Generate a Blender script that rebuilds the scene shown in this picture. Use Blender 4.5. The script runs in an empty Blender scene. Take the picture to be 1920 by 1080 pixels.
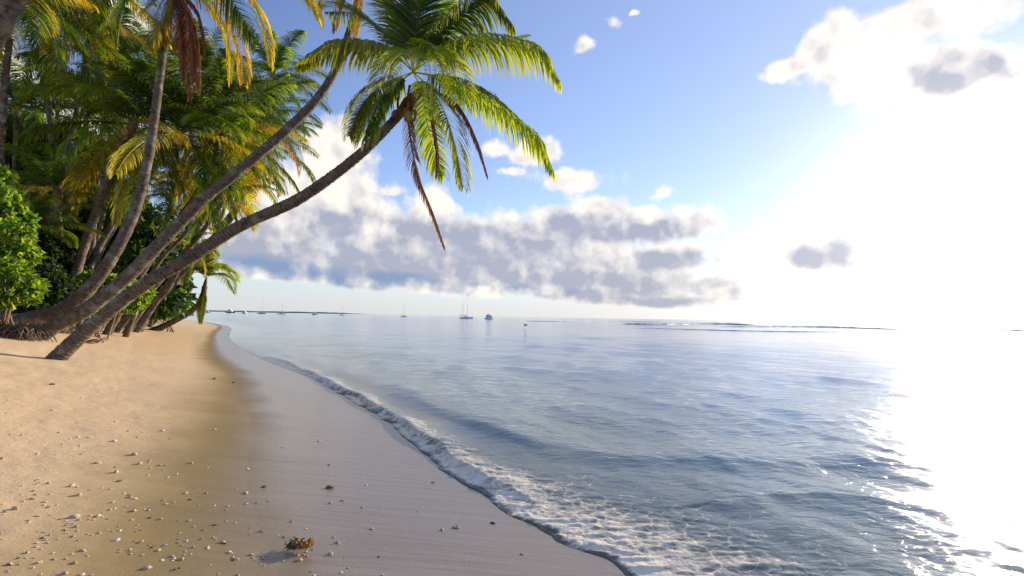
import bpy, math, random
import numpy as np
from mathutils import Vector, Matrix
R = math.radians
scene = bpy.context.scene
col = scene.collection

# ------------------------------------------------------------------ camera
F = 907.0                      # focal length in pixels of a 1920 wide frame
EYE = 1.8
PITCH, ROLL = R(3.37), R(1.01)
cam_d = bpy.data.cameras.new('camera'); cam = bpy.data.objects.new('camera', cam_d); col.objects.link(cam)
cam_d.sensor_width = 36; cam_d.lens = F / 1920 * 36; cam_d.clip_start = .05; cam_d.clip_end = 60000
ROT = (Matrix.Rotation(R(90) + PITCH, 3, 'X') @ Matrix.Rotation(ROLL, 3, 'Z'))
cam.matrix_world = Matrix.Translation((0, 0, EYE)) @ ROT.to_4x4()
scene.camera = cam
RM = np.array(ROT)
def ray(px, py):
    d = RM @ np.array([(px - 960) / F, -(py - 540) / F, -1.0])
    return d
def hz_model(x): return 593.5 + .0177 * (x - 960)
def hz_photo(x): return 597 + .0249 * (x - 960) - 1.615e-5 * (x - 960) ** 2
def fix(px, py):               # the photo's lens bends the horizon a little: follow it near the horizon
    w = max(0, 1 - abs(py - hz_photo(px)) / 160)
    return py + (hz_model(px) - hz_photo(px)) * w
def at(px, py, Y):             # world point on the ray of a photo pixel at forward distance Y
    d = ray(px, py); return np.array([0, 0, EYE]) + d * (Y / d[1])
def on_z(px, py, z=0.0):
    d = ray(px, fix(px, py)); t = (z - EYE) / d[2] if d[2] < -1e-5 else 9000
    return np.array([0, 0, EYE]) + d * t

# ------------------------------------------------------------------ sun, sky, exposure
sd = ray(1815, 365); sd = sd / np.linalg.norm(sd)
SUN_EL = math.asin(sd[2]); SUN_AZ = math.atan2(sd[0], sd[1])
sl = bpy.data.lights.new('sun', 'SUN'); sun = bpy.data.objects.new('sun', sl); col.objects.link(sun)
sl.energy = 4.6; sl.angle = R(.5); sl.color = (1, .83, .61)
sun.rotation_euler = Vector(sd).to_track_quat('Z', 'Y').to_euler()
vs = scene.view_settings
vs.view_transform = 'Standard'; vs.look = 'None'; vs.gamma = 1; vs.exposure = 0.75
cy = scene.cycles
cy.max_bounces = 8; cy.transparent_max_bounces = 12; cy.diffuse_bounces = 3; cy.glossy_bounces = 3; cy.transmission_bounces = 4
cy.sample_clamp_indirect = 6; cy.sample_clamp_direct = 0; cy.caustics_reflective = False; cy.caustics_refractive = False

class G:                        # tiny node graph helper
    def __init__(s, tree): s.t = tree; s.n = tree.nodes; s.l = tree.links
    def put(s, sock, v):
        if v is None: return
        if hasattr(v, 'is_output'): s.l.new(v, sock)
        else:
            if isinstance(v, (tuple, list)) and len(v) == 3 and len(sock.default_value) == 4: v = (*v, 1)
            sock.default_value = v
    def node(s, ty, ins=None, out=0, **kw):
        n = s.n.new(ty)
        for k, v in kw.items(): setattr(n, k, v)
        for k, v in (ins or {}).items(): s.put(n.inputs[k], v)
        return n.outputs[out]
    def m(s, op, a, b=None, c=None, clamp=False):
        n = s.n.new('ShaderNodeMath'); n.operation = op; n.use_clamp = clamp
        for i, v in enumerate((a, b, c)): s.put(n.inputs[i], v)
        return n.outputs[0]
    def v(s, op, a, b=None):
        n = s.n.new('ShaderNodeVectorMath'); n.operation = op
        s.put(n.inputs[0], a); s.put(n.inputs[1], b)
        return n.outputs['Value'] if op in ('DOT_PRODUCT', 'LENGTH') else n.outputs[0]
    def mr(s, x, a, b, c=0., d=1., smooth=True):
        return s.node('ShaderNodeMapRange', {0: x, 1: a, 2: b, 3: c, 4: d}, interpolation_type='SMOOTHSTEP' if smooth else 'LINEAR')
    def mix(s, f, a, b, blend='MIX'):
        n = s.n.new('ShaderNodeMix'); n.data_type = 'RGBA'; n.blend_type = blend
        s.put(n.inputs[0], f); s.put(n.inputs[6], a); s.put(n.inputs[7], b); return n.outputs[2]
    def noise(s, vec, scale, detail=3, rough=.5, dist=0., dim='3D', out=0):
        return s.node('ShaderNodeTexNoise', {'Vector': vec, 'Scale': scale, 'Detail': detail, 'Roughness': rough, 'Distortion': dist}, out=out, noise_dimensions=dim)

world = bpy.data.worlds.new('World'); scene.world = world; world.use_nodes = True
world.node_tree.nodes.clear(); g = G(world.node_tree)
sky = g.n.new('ShaderNodeTexSky'); sky.sky_type = 'NISHITA'; sky.sun_disc = False
sky.sun_elevation = SUN_EL; sky.sun_rotation = SUN_AZ; sky.air_density = 1.0; sky.dust_density = .1; sky.ozone_density = 2.2
D = g.node('ShaderNodeTexCoord'); D = g.n[-1].outputs['Generated'] if False else [n for n in g.n if n.bl_idname == 'ShaderNodeTexCoord'][0].outputs['Generated']
D = g.v('NORMALIZE', D)
sx = g.n.new('ShaderNodeSeparateXYZ'); g.l.new(D, sx.inputs[0])
az = g.m('ARCTAN2', sx.outputs[0], sx.outputs[1]); el = g.m('ARCSINE', sx.outputs[2])
P = g.node('ShaderNodeCombineXYZ', {0: az, 1: el, 2: 0.})
def azel(px, py):
    d = ray(px, fix(px, py)); d = d / np.linalg.norm(d); return math.atan2(d[0], d[1]), math.asin(d[2])
warp = g.noise(P, 9., 3, .55, out=1)
Pw = g.v('ADD', P, g.v('MULTIPLY', g.v('SUBTRACT', warp, (.5, .5, .5)), (.09, .05, 0)))
def field(blobs, vec):
    acc = None
    for (x, y, rx, ry, *st_) in blobs:
        a, e = azel(x, y); ra = abs(azel(x + rx, y)[0] - azel(x - rx, y)[0]) / 2; re = abs(azel(x, y - ry)[1] - azel(x, y + ry)[1]) / 2
        q = g.v('MULTIPLY', g.v('SUBTRACT', vec, (a, e, 0)), (1 / ra, 1 / re, 0))
        f = g.m('SUBTRACT', st_[0] if st_ else 1., g.v('LENGTH', q))
        acc = f if acc is None else g.m('SMOOTH_MAX', acc, f, .25)
    return acc
CL = [(625, 285, 75, 75), (610, 370, 130, 75), (520, 420, 150, 80), (690, 400, 90, 55), (720, 450, 180, 70), (850, 450, 160, 65),
      (820, 385, 55, 45), (960, 460, 170, 60), (1100, 455, 150, 70), (1040, 415, 60, 35), (1120, 395, 70, 40), (1190, 430, 100, 45), (1290, 425, 120, 50, .7), (1230, 490, 180, 42, .85),
      (650, 500, 280, 60), (900, 515, 300, 50), (1130, 535, 240, 40), (1240, 565, 220, 24, .85), (1340, 540, 150, 40, .6), (480, 470, 130, 50), (430, 440, 90, 60),
      (1060, 335, 120, 36, .72), (965, 322, 50, 20, .6), (1000, 285, 80, 34, .75), (930, 268, 50, 28, .8), (1240, 368, 60, 24, .5), (1095, 85, 42, 28, .55), (1147, 35, 42, 30, .5), (735, 355, 40, 18, .55), (1195, 15, 20, 14, .45),
      (1560, 100, 90, 75), (1640, 130, 130, 85), (1720, 45, 150, 60), (1830, 25, 130, 55), (1500, 125, 70, 28), (1790, 140, 120, 60), (1870, 175, 80, 60),
      (1540, 480, 120, 42), (1512, 430, 26, 26), (1590, 440, 60, 40), (1440, 505, 60, 22),
      (150, 200, 130, 60), (60, 260, 90, 60), (200, 20, 110, 40), (-100, 100, 180, 90)]
fd = field(CL, Pw)
nbig = g.noise(P, 8., 3, .5)
PW2 = g.v('ADD', P, g.v('MULTIPLY', g.v('SUBTRACT', g.noise(P, 38., 3, .55, out=1), (.5, .5, .5)), (.022, .018, 0)))
def billow(vec):
    v1 = g.node('ShaderNodeTexVoronoi', {'Vector': vec, 'Scale': 11.5, 'Smoothness': .4, 'Detail': 3., 'Roughness': .42, 'Lacunarity': 2.2}, out=0, feature='SMOOTH_F1', voronoi_dimensions='2D', normalize=True)
    return g.m('SUBTRACT', 1., g.m('MULTIPLY', v1, 1.6))
bl = billow(PW2); bl2 = billow(g.v('ADD', PW2, (.013, .014, 0)))
n1 = g.noise(P, 24., 7, .6)
dens = g.m('ADD', g.m('MULTIPLY', fd, 1.25), g.m('ADD', g.m('MULTIPLY', g.m('SUBTRACT', bl, .42), .75), g.m('MULTIPLY', g.m('SUBTRACT', n1, .5), 1.15)))
dens = g.m('ADD', dens, g.m('MULTIPLY', g.m('SUBTRACT', nbig, .5), .6))
# the bank's underside is a level edge
a0, e0 = azel(430, 505); a1, e1 = azel(800, 553); a2, e2 = azel(1350, 585)
slope = (e1 - e0) / (a1 - a0)
base_line = g.m('ADD', g.m('MULTIPLY', g.m('SUBTRACT', az, a1), slope * .62), e1 - .001)
low = g.mr(g.m('ADD', g.m('SUBTRACT', el, base_line), g.m('MULTIPLY', g.m('SUBTRACT', nbig, .5), .028)), -.003, .007)
right_side = g.mr(az, azel(1330, 500)[0], azel(1450, 500)[0])
low = g.m('MAXIMUM', low, right_side)
density = g.m('MULTIPLY', g.mr(dens, -.02, .52), low)
GR = [(600, 480, 200, 60), (780, 490, 230, 60), (960, 490, 200, 60), (1120, 520, 230, 50), (1080, 420, 110, 40), (1280, 490, 130, 28), (1150, 560, 260, 24), (640, 425, 70, 40), (850, 440, 130, 40),
      (1780, 145, 105, 55), (1540, 480, 90, 36), (480, 450, 90, 60), (1240, 440, 90, 30)]
gf = field(GR, Pw)
lit = g.m('MULTIPLY', g.m('SUBTRACT', bl, bl2), 1.7)
grey = g.m('ADD', g.m('ADD', g.m('MULTIPLY', g.mr(g.m('ADD', gf, g.m('MULTIPLY', g.m('SUBTRACT', bl, .42), -.6)), -.42, .62), .95), .05), g.m('MULTIPLY', g.m('SUBTRACT', nbig, .5), .6))
grey = g.m('SUBTRACT', grey, lit, clamp=True)
edge = g.mr(dens, .05, .75)
grey = g.m('MULTIPLY', grey, g.m('ADD', .25, g.m('MULTIPLY', edge, .75)))
SK = .1
K = 1 / SK
blue_low = field([(520, 505, 200, 36), (700, 525, 200, 26), (950, 545, 180, 14)], Pw)
ccol = g.mix(grey, tuple(c * K for c in (.66, .61, .55)), tuple(c * K for c in (.255, .265, .33)))
ccol = g.mix(g.m('MULTIPLY', g.mr(blue_low, 0., .6), g.m('MULTIPLY', grey, .8)), ccol, tuple(c * K for c in (.115, .19, .33)))
skc = g.node('ShaderNodeHueSaturation', {'Saturation': .98, 'Value': 1.0, 'Color': sky.outputs[0]})
skyc = g.mix(1., skc, (1.32, 1.22, 1.48), 'MULTIPLY')
hzf = g.mr(el, 0., .14, 1., 0.)
veil = g.mr(az, azel(500, 300)[0], azel(1700, 300)[0], 0., .42, smooth=False)
skyc = g.mix(veil, skyc, tuple(c * K for c in (.39, .45, .62)))
skyc = g.mix(g.m('MULTIPLY', hzf, .75), skyc, tuple(c * K for c in (.34, .405, .47)))
ang = g.m('ARCCOSINE', g.v('DOT_PRODUCT', D, tuple(sd)))
glow = g.m('ADD', g.m('MULTIPLY', g.m('EXPONENT', g.m('MULTIPLY', ang, -1 / .055)), 1.8), g.m('MULTIPLY', g.m('EXPONENT', g.m('MULTIPLY', g.m('POWER', ang, 1.6), -11.)), .15))
glow = g.m('ADD', glow, g.m('MULTIPLY', g.m('MULTIPLY', g.m('EXPONENT', g.m('MULTIPLY', g.m('ABSOLUTE', el), -9.)), g.m('EXPONENT', g.m('MULTIPLY', g.m('POWER', g.m('ABSOLUTE', g.m('SUBTRACT', az, SUN_AZ)), 2.), -7.))), .20))
glowc = g.mix(1., (1., .93, .82), g.node('ShaderNodeCombineColor', {0: g.m('MULTIPLY', glow, K), 1: g.m('MULTIPLY', glow, K), 2: g.m('MULTIPLY', glow, K)}), 'MULTIPLY')
allc = g.mix(g.m('MULTIPLY', density, .94), skyc, ccol)
allc = g.mix(g.m('SUBTRACT', 1., g.m('MULTIPLY', g.m('MULTIPLY', density, grey), .45)), allc, g.mix(1., allc, glowc, 'ADD'))
ground = g.mr(sx.outputs[2], -.03, -.005)
allc = g.mix(ground, (.5, .9, 1.3), allc)
bg = g.node('ShaderNodeBackground', {0: allc, 1: SK})
g.l.new(bg, g.n.new('ShaderNodeOutputWorld').inputs[0])
world.cycles.sampling_method = 'MANUAL'; world.cycles.sample_map_resolution = 512

# ------------------------------------------------------------------ helpers
rng = np.random.default_rng(7); random.seed(7)
def tag(o, label=None, cat=None, group=None, kind=None):
    if label: o['label'] = label
    if cat: o['category'] = cat
    if group: o['group'] = group
    if kind: o['kind'] = kind
    return o
def make_mesh(name, V, polys, mat, smooth=True, attrs=None, uv=None):
    """polys: list of (k, n x k int arrays)"""
    me = bpy.data.meshes.new(name); V = np.asarray(V, np.float32)
    if not isinstance(polys, list): polys = [polys]
    polys = [np.asarray(p, np.int32) for p in polys if len(p)]
    me.vertices.add(len(V)); me.vertices.foreach_set('co', V.ravel())
    loops = np.concatenate([p.ravel() for p in polys]); tot = np.concatenate([np.full(len(p), p.shape[1], np.int32) for p in polys])
    me.loops.add(len(loops)); me.loops.foreach_set('vertex_index', loops)
    me.polygons.add(len(tot)); st = np.concatenate([[0], np.cumsum(tot)[:-1]]).astype(np.int32)
    me.polygons.foreach_set('loop_start', st); me.polygons.foreach_set('loop_total', tot)
    me.polygons.foreach_set('use_smooth', np.full(len(tot), smooth))
    for k, a in (attrs or {}).items():
        at_ = me.attributes.new(k, 'FLOAT', 'POINT'); at_.data.foreach_set('value', np.asarray(a, np.float32))
    if uv is not None:
        u = me.uv_layers.new(name='UVMap'); u.data.foreach_set('uv', np.asarray(uv, np.float32)[loops].ravel())
    me.materials.append(mat); me.update(calc_edges=True); me.validate()
    return me
def link(name, me, parent=None, loc=(0, 0, 0), rot=(0, 0, 0), scale=(1, 1, 1)):
    o = bpy.data.objects.new(name, me); col.objects.link(o)
    o.location = loc; o.rotation_euler = rot; o.scale = scale
    if parent is not None: o.parent = parent
    return o
def empty(name, loc, rz=0):
    o = bpy.data.objects.new(name, None); col.objects.link(o); o.location = loc; o.rotation_euler = (0, 0, rz); o.empty_display_size = .3
    return o
class Buf:                      # collects geometry for ONE mesh
    def __init__(s): s.V = []; s.Q = []; s.T = []; s.n = 0
    def add(s, V, Q=None, T=None):
        V = np.asarray(V, float).reshape(-1, 3)
        if Q is not None and len(Q): s.Q.append(np.asarray(Q) + s.n)
        if T is not None and len(T): s.T.append(np.asarray(T) + s.n)
        s.V.append(V); s.n += len(V)
    def tube(s, pts, rad, sides=8, cap=True):
        pts = np.asarray(pts, float); n = len(pts); rad = np.broadcast_to(rad, (n,))
        T = np.gradient(pts, axis=0); T /= np.linalg.norm(T, axis=1)[:, None] + 1e-9
        up = np.array([0, 0, 1.]) if abs(T[0][2]) < .9 else np.array([0, 1., 0])
        A = np.cross(T, up); A /= np.linalg.norm(A, axis=1)[:, None] + 1e-9; B = np.cross(A, T)
        th = np.linspace(0, 2 * np.pi, sides, endpoint=False)
        V = pts[:, None] + rad[:, None, None] * (np.cos(th)[None, :, None] * A[:, None] + np.sin(th)[None, :, None] * B[:, None])
        i = np.arange(n - 1)[:, None] * sides; j = np.arange(sides)[None]; k = (j + 1) % sides
        Q = np.stack([i + j, i + k, i + sides + k, i + sides + j], -1).reshape(-1, 4)
        base = V.reshape(-1, 3); T3 = []
        if cap:
            base = np.vstack([base, pts[:1], pts[-1:]]); c0, c1 = n * sides, n * sides + 1
            for q in range(sides): T3 += [[c0, (q + 1) % sides, q], [c1, (n - 1) * sides + q, (n - 1) * sides + (q + 1) % sides]]
        s.add(base, Q, T3)
    def box(s, c, h, rz=0):
        c = np.array(c, float); V = np.array([[x, y, z] for x in (-1, 1) for y in (-1, 1) for z in (-1, 1)], float) * h
        cr, sr = math.cos(rz), math.sin(rz); V = V @ np.array([[cr, sr, 0], [-sr, cr, 0], [0, 0, 1]]) + c
        s.add(V, [[0, 1, 3, 2], [4, 6, 7, 5], [0, 4, 5, 1], [2, 3, 7, 6], [0, 2, 6, 4], [1, 5, 7, 3]])
    def loft(s, rings, cap=True):
        rings = np.asarray(rings, float); n, m_, _ = rings.shape
        i = np.arange(n - 1)[:, None] * m_; j = np.arange(m_)[None]; k = (j + 1) % m_
        Q = np.stack([i + j, i + k, i + m_ + k, i + m_ + j], -1).reshape(-1, 4); V = rings.reshape(-1, 3); T3 = []
        if cap:
            V = np.vstack([V, rings[0].mean(0), rings[-1].mean(0)]); c0, c1 = n * m_, n * m_ + 1
            for q in range(m_): T3 += [[c0, (q + 1) % m_, q], [c1, (n - 1) * m_ + q, (n - 1) * m_ + (q + 1) % m_]]
        s.add(V, Q, T3)
    def mesh(s, name, mat, smooth=True, **kw):
        p = []
        if s.Q: p.append(np.vstack(s.Q))
        if s.T: p.append(np.vstack(s.T))
        return make_mesh(name, np.vstack(s.V), p, mat, smooth, **kw)
def catmull(P_, n):
    P_ = np.asarray(P_, float); P_ = np.vstack([2 * P_[0] - P_[1], P_, 2 * P_[-1] - P_[-2]]); m_ = len(P_) - 3
    t = np.linspace(0, m_, n); i = np.minimum(t.astype(int), m_ - 1); u = (t - i)[:, None]
    a, b, c, d = P_[i], P_[i + 1], P_[i + 2], P_[i + 3]
    return .5 * (2 * b + (c - a) * u + (2 * a - 5 * b + 4 * c - d) * u ** 2 + (3 * b - a - 3 * c + d) * u ** 3)
_perm = rng.permutation(512); _gr = rng.uniform(0, 2 * np.pi, 512)
def pn(x, y, s=0):              # gradient noise, about -1..1
    xi = np.floor(x).astype(np.int64); yi = np.floor(y).astype(np.int64); xf = x - xi; yf = y - yi
    def gd(i, j, fx, fy):
        a = _gr[_perm[(_perm[(i + s * 17) & 511] + j) & 511]]; return np.cos(a) * fx + np.sin(a) * fy
    u = xf * xf * xf * (xf * (xf * 6 - 15) + 10); v = yf * yf * yf * (yf * (yf * 6 - 15) + 10)
    n00 = gd(xi, yi, xf, yf); n10 = gd(xi + 1, yi, xf - 1, yf); n01 = gd(xi, yi + 1, xf, yf - 1); n11 = gd(xi + 1, yi + 1, xf - 1, yf - 1)
    return ((n00 * (1 - u) + n10 * u) * (1 - v) + (n01 * (1 - u) + n11 * u) * v) * 1.5
def fbm(x, y, o=4, s=0):
    r = 0; a = 1
    for k in range(o): r = r + a * pn(x * 2 ** k + 7.3 * k, y * 2 ** k, s + k); a *= .5
    return r
def sst(a, b, x): t = np.clip((x - a) / (b - a), 0, 1); return t * t * (3 - 2 * t)

# ------------------------------------------------------------------ the shore line and the beach profile
shore_px = [(1180, 1080), (1050, 1015), (900, 930), (800, 858), (715, 785), (640, 742), (590, 712), (548, 694), (515, 682), (480, 667), (452, 651), (434, 637), (428, 622), (432, 611), (418, 605), (387, 599), (352, 594)]
SH = [np.array([1200., -30000.]), np.array([300., -3000.]), np.array([25., -120.]), np.array([8., -25.]), np.array([3.3, -6.]), np.array([1.9, 0.]), np.array([1.3, 1.9])]
SH += [on_z(*p)[:2] for p in shore_px]
n_far = 5
near = catmull(np.array(SH[3:]), 150)
far_end = near[-1]
SHL = np.vstack([SH[0], SH[1], SH[2], near, far_end + [-60, 60], far_end + [-300, 140], far_end + [-1500, 300], [-30000, 900]])
def pdist(x, y, L, with_t=False):
    sh = np.shape(x); x = np.ravel(x); y = np.ravel(y); best = np.full(x.shape, 1e18); bi = np.zeros(x.shape)
    for k, (a, b) in enumerate(zip(L[:-1], L[1:])):
        d = b - a; l2 = d @ d + 1e-12; t = np.clip(((x - a[0]) * d[0] + (y - a[1]) * d[1]) / l2, 0, 1)
        q = (x - a[0] - t * d[0]) ** 2 + (y - a[1] - t * d[1]) ** 2; m_ = q < best
        best = np.where(m_, q, best); bi = np.where(m_, k + t, bi)
    return (np.sqrt(best).reshape(sh), bi.reshape(sh)) if with_t else np.sqrt(best).reshape(sh)
def inside(x, y, L):
    sh = np.shape(x); x = np.ravel(x); y = np.ravel(y); c = np.zeros(x.shape, bool); n = len(L)
    for i in range(n):
        a, b = L[i], L[(i + 1) % n]
        if a[1] == b[1]: continue
        m_ = ((a[1] > y) != (b[1] > y)) & (x < (b[0] - a[0]) * (y - a[1]) / (b[1] - a[1]) + a[0]); c ^= m_
    return c.reshape(sh)
LAND = np.vstack([SHL, [-30000, -30000]])
def sdist(x, y):
    x = np.asarray(x, float); y = np.asarray(y, float)
    d = pdist(x, y, SHL); return np.where(inside(x, y, LAND), d, -d)
def sand_z(x, y, s=None, detail=True):
    x = np.asarray(x, float); y = np.asarray(y, float)
    if s is None: s = sdist(x, y)
    pos = np.interp(s, [0, 2, 4, 5.5, 7, 8.2, 10, 14, 30, 80, 400], [0, .17, .42, .66, .92, 1.2, 1.45, 1.58, 1.68, 1.8, 3.0])
    neg = np.interp(-s, [0, 1, 3, 8, 20, 60, 300], [0, .07, .24, .6, 1.1, 2.2, 5])
    z = np.where(s > 0, pos, -neg)
    dry = sst(1.5, 5.5, s)
    z = z + dry * .032 * fbm(x / 2.1, y / 2.1, 3, 3) + .012 * fbm(x / 1.3, y / 1.3, 2, 9) * sst(.3, 2, np.abs(s))
    if detail:
        fade = 1 / (1 + (np.hypot(x, y) / 25) ** 2)
        z = z + dry * fade * (.010 * fbm(x / .33, y / .33, 3, 13) - .012 * sst(.25, .8, pn(x / .42, y / .42, 21)))
    return z
def drop(px, py, zoff=0.):     # where a photo pixel meets the beach
    d = ray(px, fix(px, py)); t = np.geomspace(1.2, 400, 500)
    X = d[0] * t; Y = d[1] * t; Z = EYE + d[2] * t; H = np.maximum(sand_z(X, Y, detail=False), 0) + zoff
    i = np.argmax(Z < H)
    if i == 0: i = 300
    a, b = t[i - 1], t[i]
    for _ in range(12):
        m_ = (a + b) / 2
        if EYE + d[2] * m_ < max(float(sand_z(d[0] * m_, d[1] * m_)), 0) + zoff: b = m_
        else: a = m_
    x, y = d[0] * b, d[1] * b
    return np.array([x, y, max(float(sand_z(x, y)), 0)])
def drop_many(px, py):
    out = []; t = np.geomspace(1.2, 120, 260)
    D_ = np.array([ray(a, fix(a, b)) for a, b in zip(px, py)])
    X = D_[:, :1] * t; Y = D_[:, 1:2] * t; Z = EYE + D_[:, 2:] * t; H = np.maximum(sand_z(X, Y, detail=False), 0)
    i = np.maximum(np.argmax(Z < H, axis=1), 1); r = np.arange(len(i))
    a = Z[r, i - 1] - H[r, i - 1]; b = H[r, i] - Z[r, i]; w = np.clip(a / (a + b + 1e-9), 0, 1)
    T = t[i - 1] + (t[i] - t[i - 1]) * w; x = D_[:, 0] * T; y = D_[:, 1] * T
    return x, y, sand_z(x, y)

# ------------------------------------------------------------------ materials
def mat(name):
    m_ = bpy.data.materials.new(name); m_.use_nodes = True; m_.node_tree.nodes.clear(); return m_, G(m_.node_tree)
def out(gg, sh, disp=None):
    o = gg.n.new('ShaderNodeOutputMaterial'); gg.l.new(sh, o.inputs[0])
def attr(gg, name): return gg.node('ShaderNodeAttribute', out=2, attribute_name=name)
def geopos(gg): return gg.node('ShaderNodeNewGeometry', out=0)
def bump(gg, h, strength=.5, dist=.02, normal=None):
    return gg.node('ShaderNodeBump', {'Height': h, 'Strength': strength, 'Distance': dist, 'Normal': normal})
def pbsdf(gg, color, rough=.6, normal=None, spec=.5, **kw):
    ins = {'Base Color': color, 'Roughness': rough, 'Specular IOR Level': spec}
    if normal is not None: ins['Normal'] = normal
    ins.update(kw); return gg.node('ShaderNodeBsdfPrincipled', ins)
def simple(name, c, rough=.5, var=.15, scale=6., bmp=0., spec=.4, **kw):
    m_, gg = mat(name); tc = gg.node('ShaderNodeTexCoord', out=3)
    n = gg.noise(tc, scale, 4, .6)
    cc = gg.mix(gg.mr(n, .3, .7), tuple(x * (1 - var) for x in c), tuple(min(1, x * (1 + var)) for x in c))
    nn = bump(gg, n, bmp, .01) if bmp else None
    out(gg, pbsdf(gg, cc, rough, nn, spec, **kw)); return m_

# sand
m_sand, g2 = mat('sand')
Pp = geopos(g2); rel = attr(g2, 'rel')
big = g2.noise(Pp, .9, 4, .55); mid = g2.noise(Pp, 7., 4, .6); fine = g2.noise(Pp, 260., 2, .7); grit = g2.noise(Pp, 60., 3, .7)
streak = g2.noise(g2.v('MULTIPLY', Pp, (.5, 7., 1.)), 1.4, 4, .6)
rr = g2.m('ADD', rel, g2.m('MULTIPLY', g2.m('SUBTRACT', big, .5), .22))
damp = g2.mr(rr, 1.18, .72); gloss = g2.mr(rr, .84, .50)
dryc = g2.mix(mid, (.63, .455, .265), (.76, .575, .355)); dryc = g2.mix(g2.mr(grit, .35, .7), dryc, (.60, .43, .25))
damp_reflc = g2.mix(streak, (.235, .165, .066), (.30, .215, .095))  # damp sand, darkened to olive to paint in the palms' reflection too
wetc = g2.mix(streak, (.195, .15, .108), (.26, .205, .145))
sc = g2.mix(damp, dryc, damp_reflc); sc = g2.mix(gloss, sc, wetc)
speck = g2.node('ShaderNodeTexVoronoi', {'Vector': Pp, 'Scale': 42.}, out=0)
spk = g2.m('MULTIPLY', g2.mr(speck, .16, .10), g2.mr(g2.noise(Pp, 3.1, 2), .50, .62))
sc = g2.mix(g2.m('MULTIPLY', spk, .55), sc, (.72, .6, .45))
fleck = g2.node('ShaderNodeTexVoronoi', {'Vector': Pp, 'Scale': 27.}, out=0)
sc = g2.mix(g2.m('MULTIPLY', g2.m('MULTIPLY', g2.mr(fleck, .13, .08), g2.mr(g2.noise(Pp, 2.3, 2), .5, .62)), .6), sc, (.16, .10, .05))
hgt = g2.m('ADD', g2.m('MULTIPLY', fine, g2.m('SUBTRACT', .5, g2.m('MULTIPLY', gloss, .40))), g2.m('ADD', g2.m('MULTIPLY', grit, g2.m('SUBTRACT', 1.0, g2.m('MULTIPLY', damp, .84))), g2.m('ADD', g2.m('MULTIPLY', mid, g2.m('SUBTRACT', 2.2, g2.m('MULTIPLY', damp, 1.9))), g2.m('MULTIPLY', streak, g2.m('MULTIPLY', damp, .8)))))
gloss = g2.m('MULTIPLY', gloss, g2.mr(rel, -.06, .0))
nb = bump(g2, hgt, .55, .012)
rough = g2.m('SUBTRACT', .92, g2.m('ADD', g2.m('MULTIPLY', damp, g2.mr(rel, -.06, .0, 0., .22)), g2.m('MULTIPLY', gloss, .48)))
out(g2, pbsdf(g2, sc, rough, nb, g2.m('MULTIPLY', g2.m('ADD', .12, g2.m('MULTIPLY', gloss, .60)), g2.mr(rel, -.06, .0))))

# sea water: clear where shallow (sand shows through), body colour where deep, foam on the swash
m_sea, g3 = mat('sea_water')
Pp = geopos(g3); dep = attr(g3, 'depth'); foam = attr(g3, 'foam'); rel = attr(g3, 'dist')
stretch = g3.v('MULTIPLY', Pp, (.75, 1.25, 1.))
r1 = g3.noise(stretch, 1.5, 6, .6, .4); r2 = g3.noise(g3.v('MULTIPLY', Pp, (1., 1.7, 1.)), 5.5, 4, .6, .6); r3 = g3.noise(Pp, .18, 3, .5)
patch = g3.noise(g3.v('MULTIPLY', Pp, (.35, 1.4, 1.)), .12, 4, .6)
hh = g3.m('ADD', g3.m('MULTIPLY', r1, .052), g3.m('ADD', g3.m('MULTIPLY', r2, g3.m('ADD', .010, g3.m('MULTIPLY', patch, .03))), g3.m('MULTIPLY', r3, .16)))
calm = g3.mr(dep, 0., .35, .25, 1.)
nb = bump(g3, hh, g3.m('MULTIPLY', calm, g3.mr(rel, 5., 60., .85, .45)), 1.0)
fres = g3.node('ShaderNodeFresnel', {'IOR': 1.333, 'Normal': nb})
clear = g3.m('EXPONENT', g3.m('MULTIPLY', dep, -2.6), clamp=True)
body = g3.mix(g3.mr(dep, .05, 1.2), (.48, .58, .53), (.16, .31, .52))
body = g3.mix(g3.mr(rel, 12., 120.), body, (.09, .21, .42))
under = g3.node('ShaderNodeMixShader', {0: clear, 1: g3.node('ShaderNodeBsdfDiffuse', {0: body, 'Normal': nb}), 2: g3.node('ShaderNodeBsdfTransparent', {0: g3.mix(clear, (.80, .90, .88), (1, 1, 1))})})
glossr = g3.mr(rel, 3., 90., .045, .085, smooth=False)
surf = g3.node('ShaderNodeMixShader', {0: g3.m('MULTIPLY', fres, 1.), 1: under, 2: g3.node('ShaderNodeBsdfGlossy', {0: (1, 1, 1), 'Roughness': glossr, 'Normal': nb})})
fn = g3.noise(g3.v('MULTIPLY', Pp, (1., 2.4, 1.)), 3.6, 7, .62, .8)
fl = g3.node('ShaderNodeTexVoronoi', {'Vector': g3.v('ADD', Pp, g3.v('MULTIPLY', g3.noise(Pp, 5., 3, .6, out=1), (.22, .22, 0))), 'Scale': 6.}, out=0, feature='DISTANCE_TO_EDGE')
lace = g3.m('MULTIPLY', g3.mr(fl, .09, .0), .22)
ff = g3.m('ADD', g3.m('ADD', foam, g3.m('MULTIPLY', g3.m('SUBTRACT', fn, .5), 1.7)), lace)
fmask = g3.m('MULTIPLY', g3.mr(ff, .50, 1.15), g3.mr(foam, .01, .15))
fnb = bump(g3, g3.m('ADD', fn, g3.m('MULTIPLY', g3.noise(Pp, 38., 3, .6), .3)), .55, .05)
fo = g3.node('ShaderNodeAddShader', {0: g3.node('ShaderNodeBsdfDiffuse', {0: (.90, .80, .66), 'Normal': fnb}), 1: g3.node('ShaderNodeBsdfTranslucent', {0: (.16, .155, .14), 'Normal': fnb})})  # foam base tinted gold, sunlight put into the colour
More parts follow.
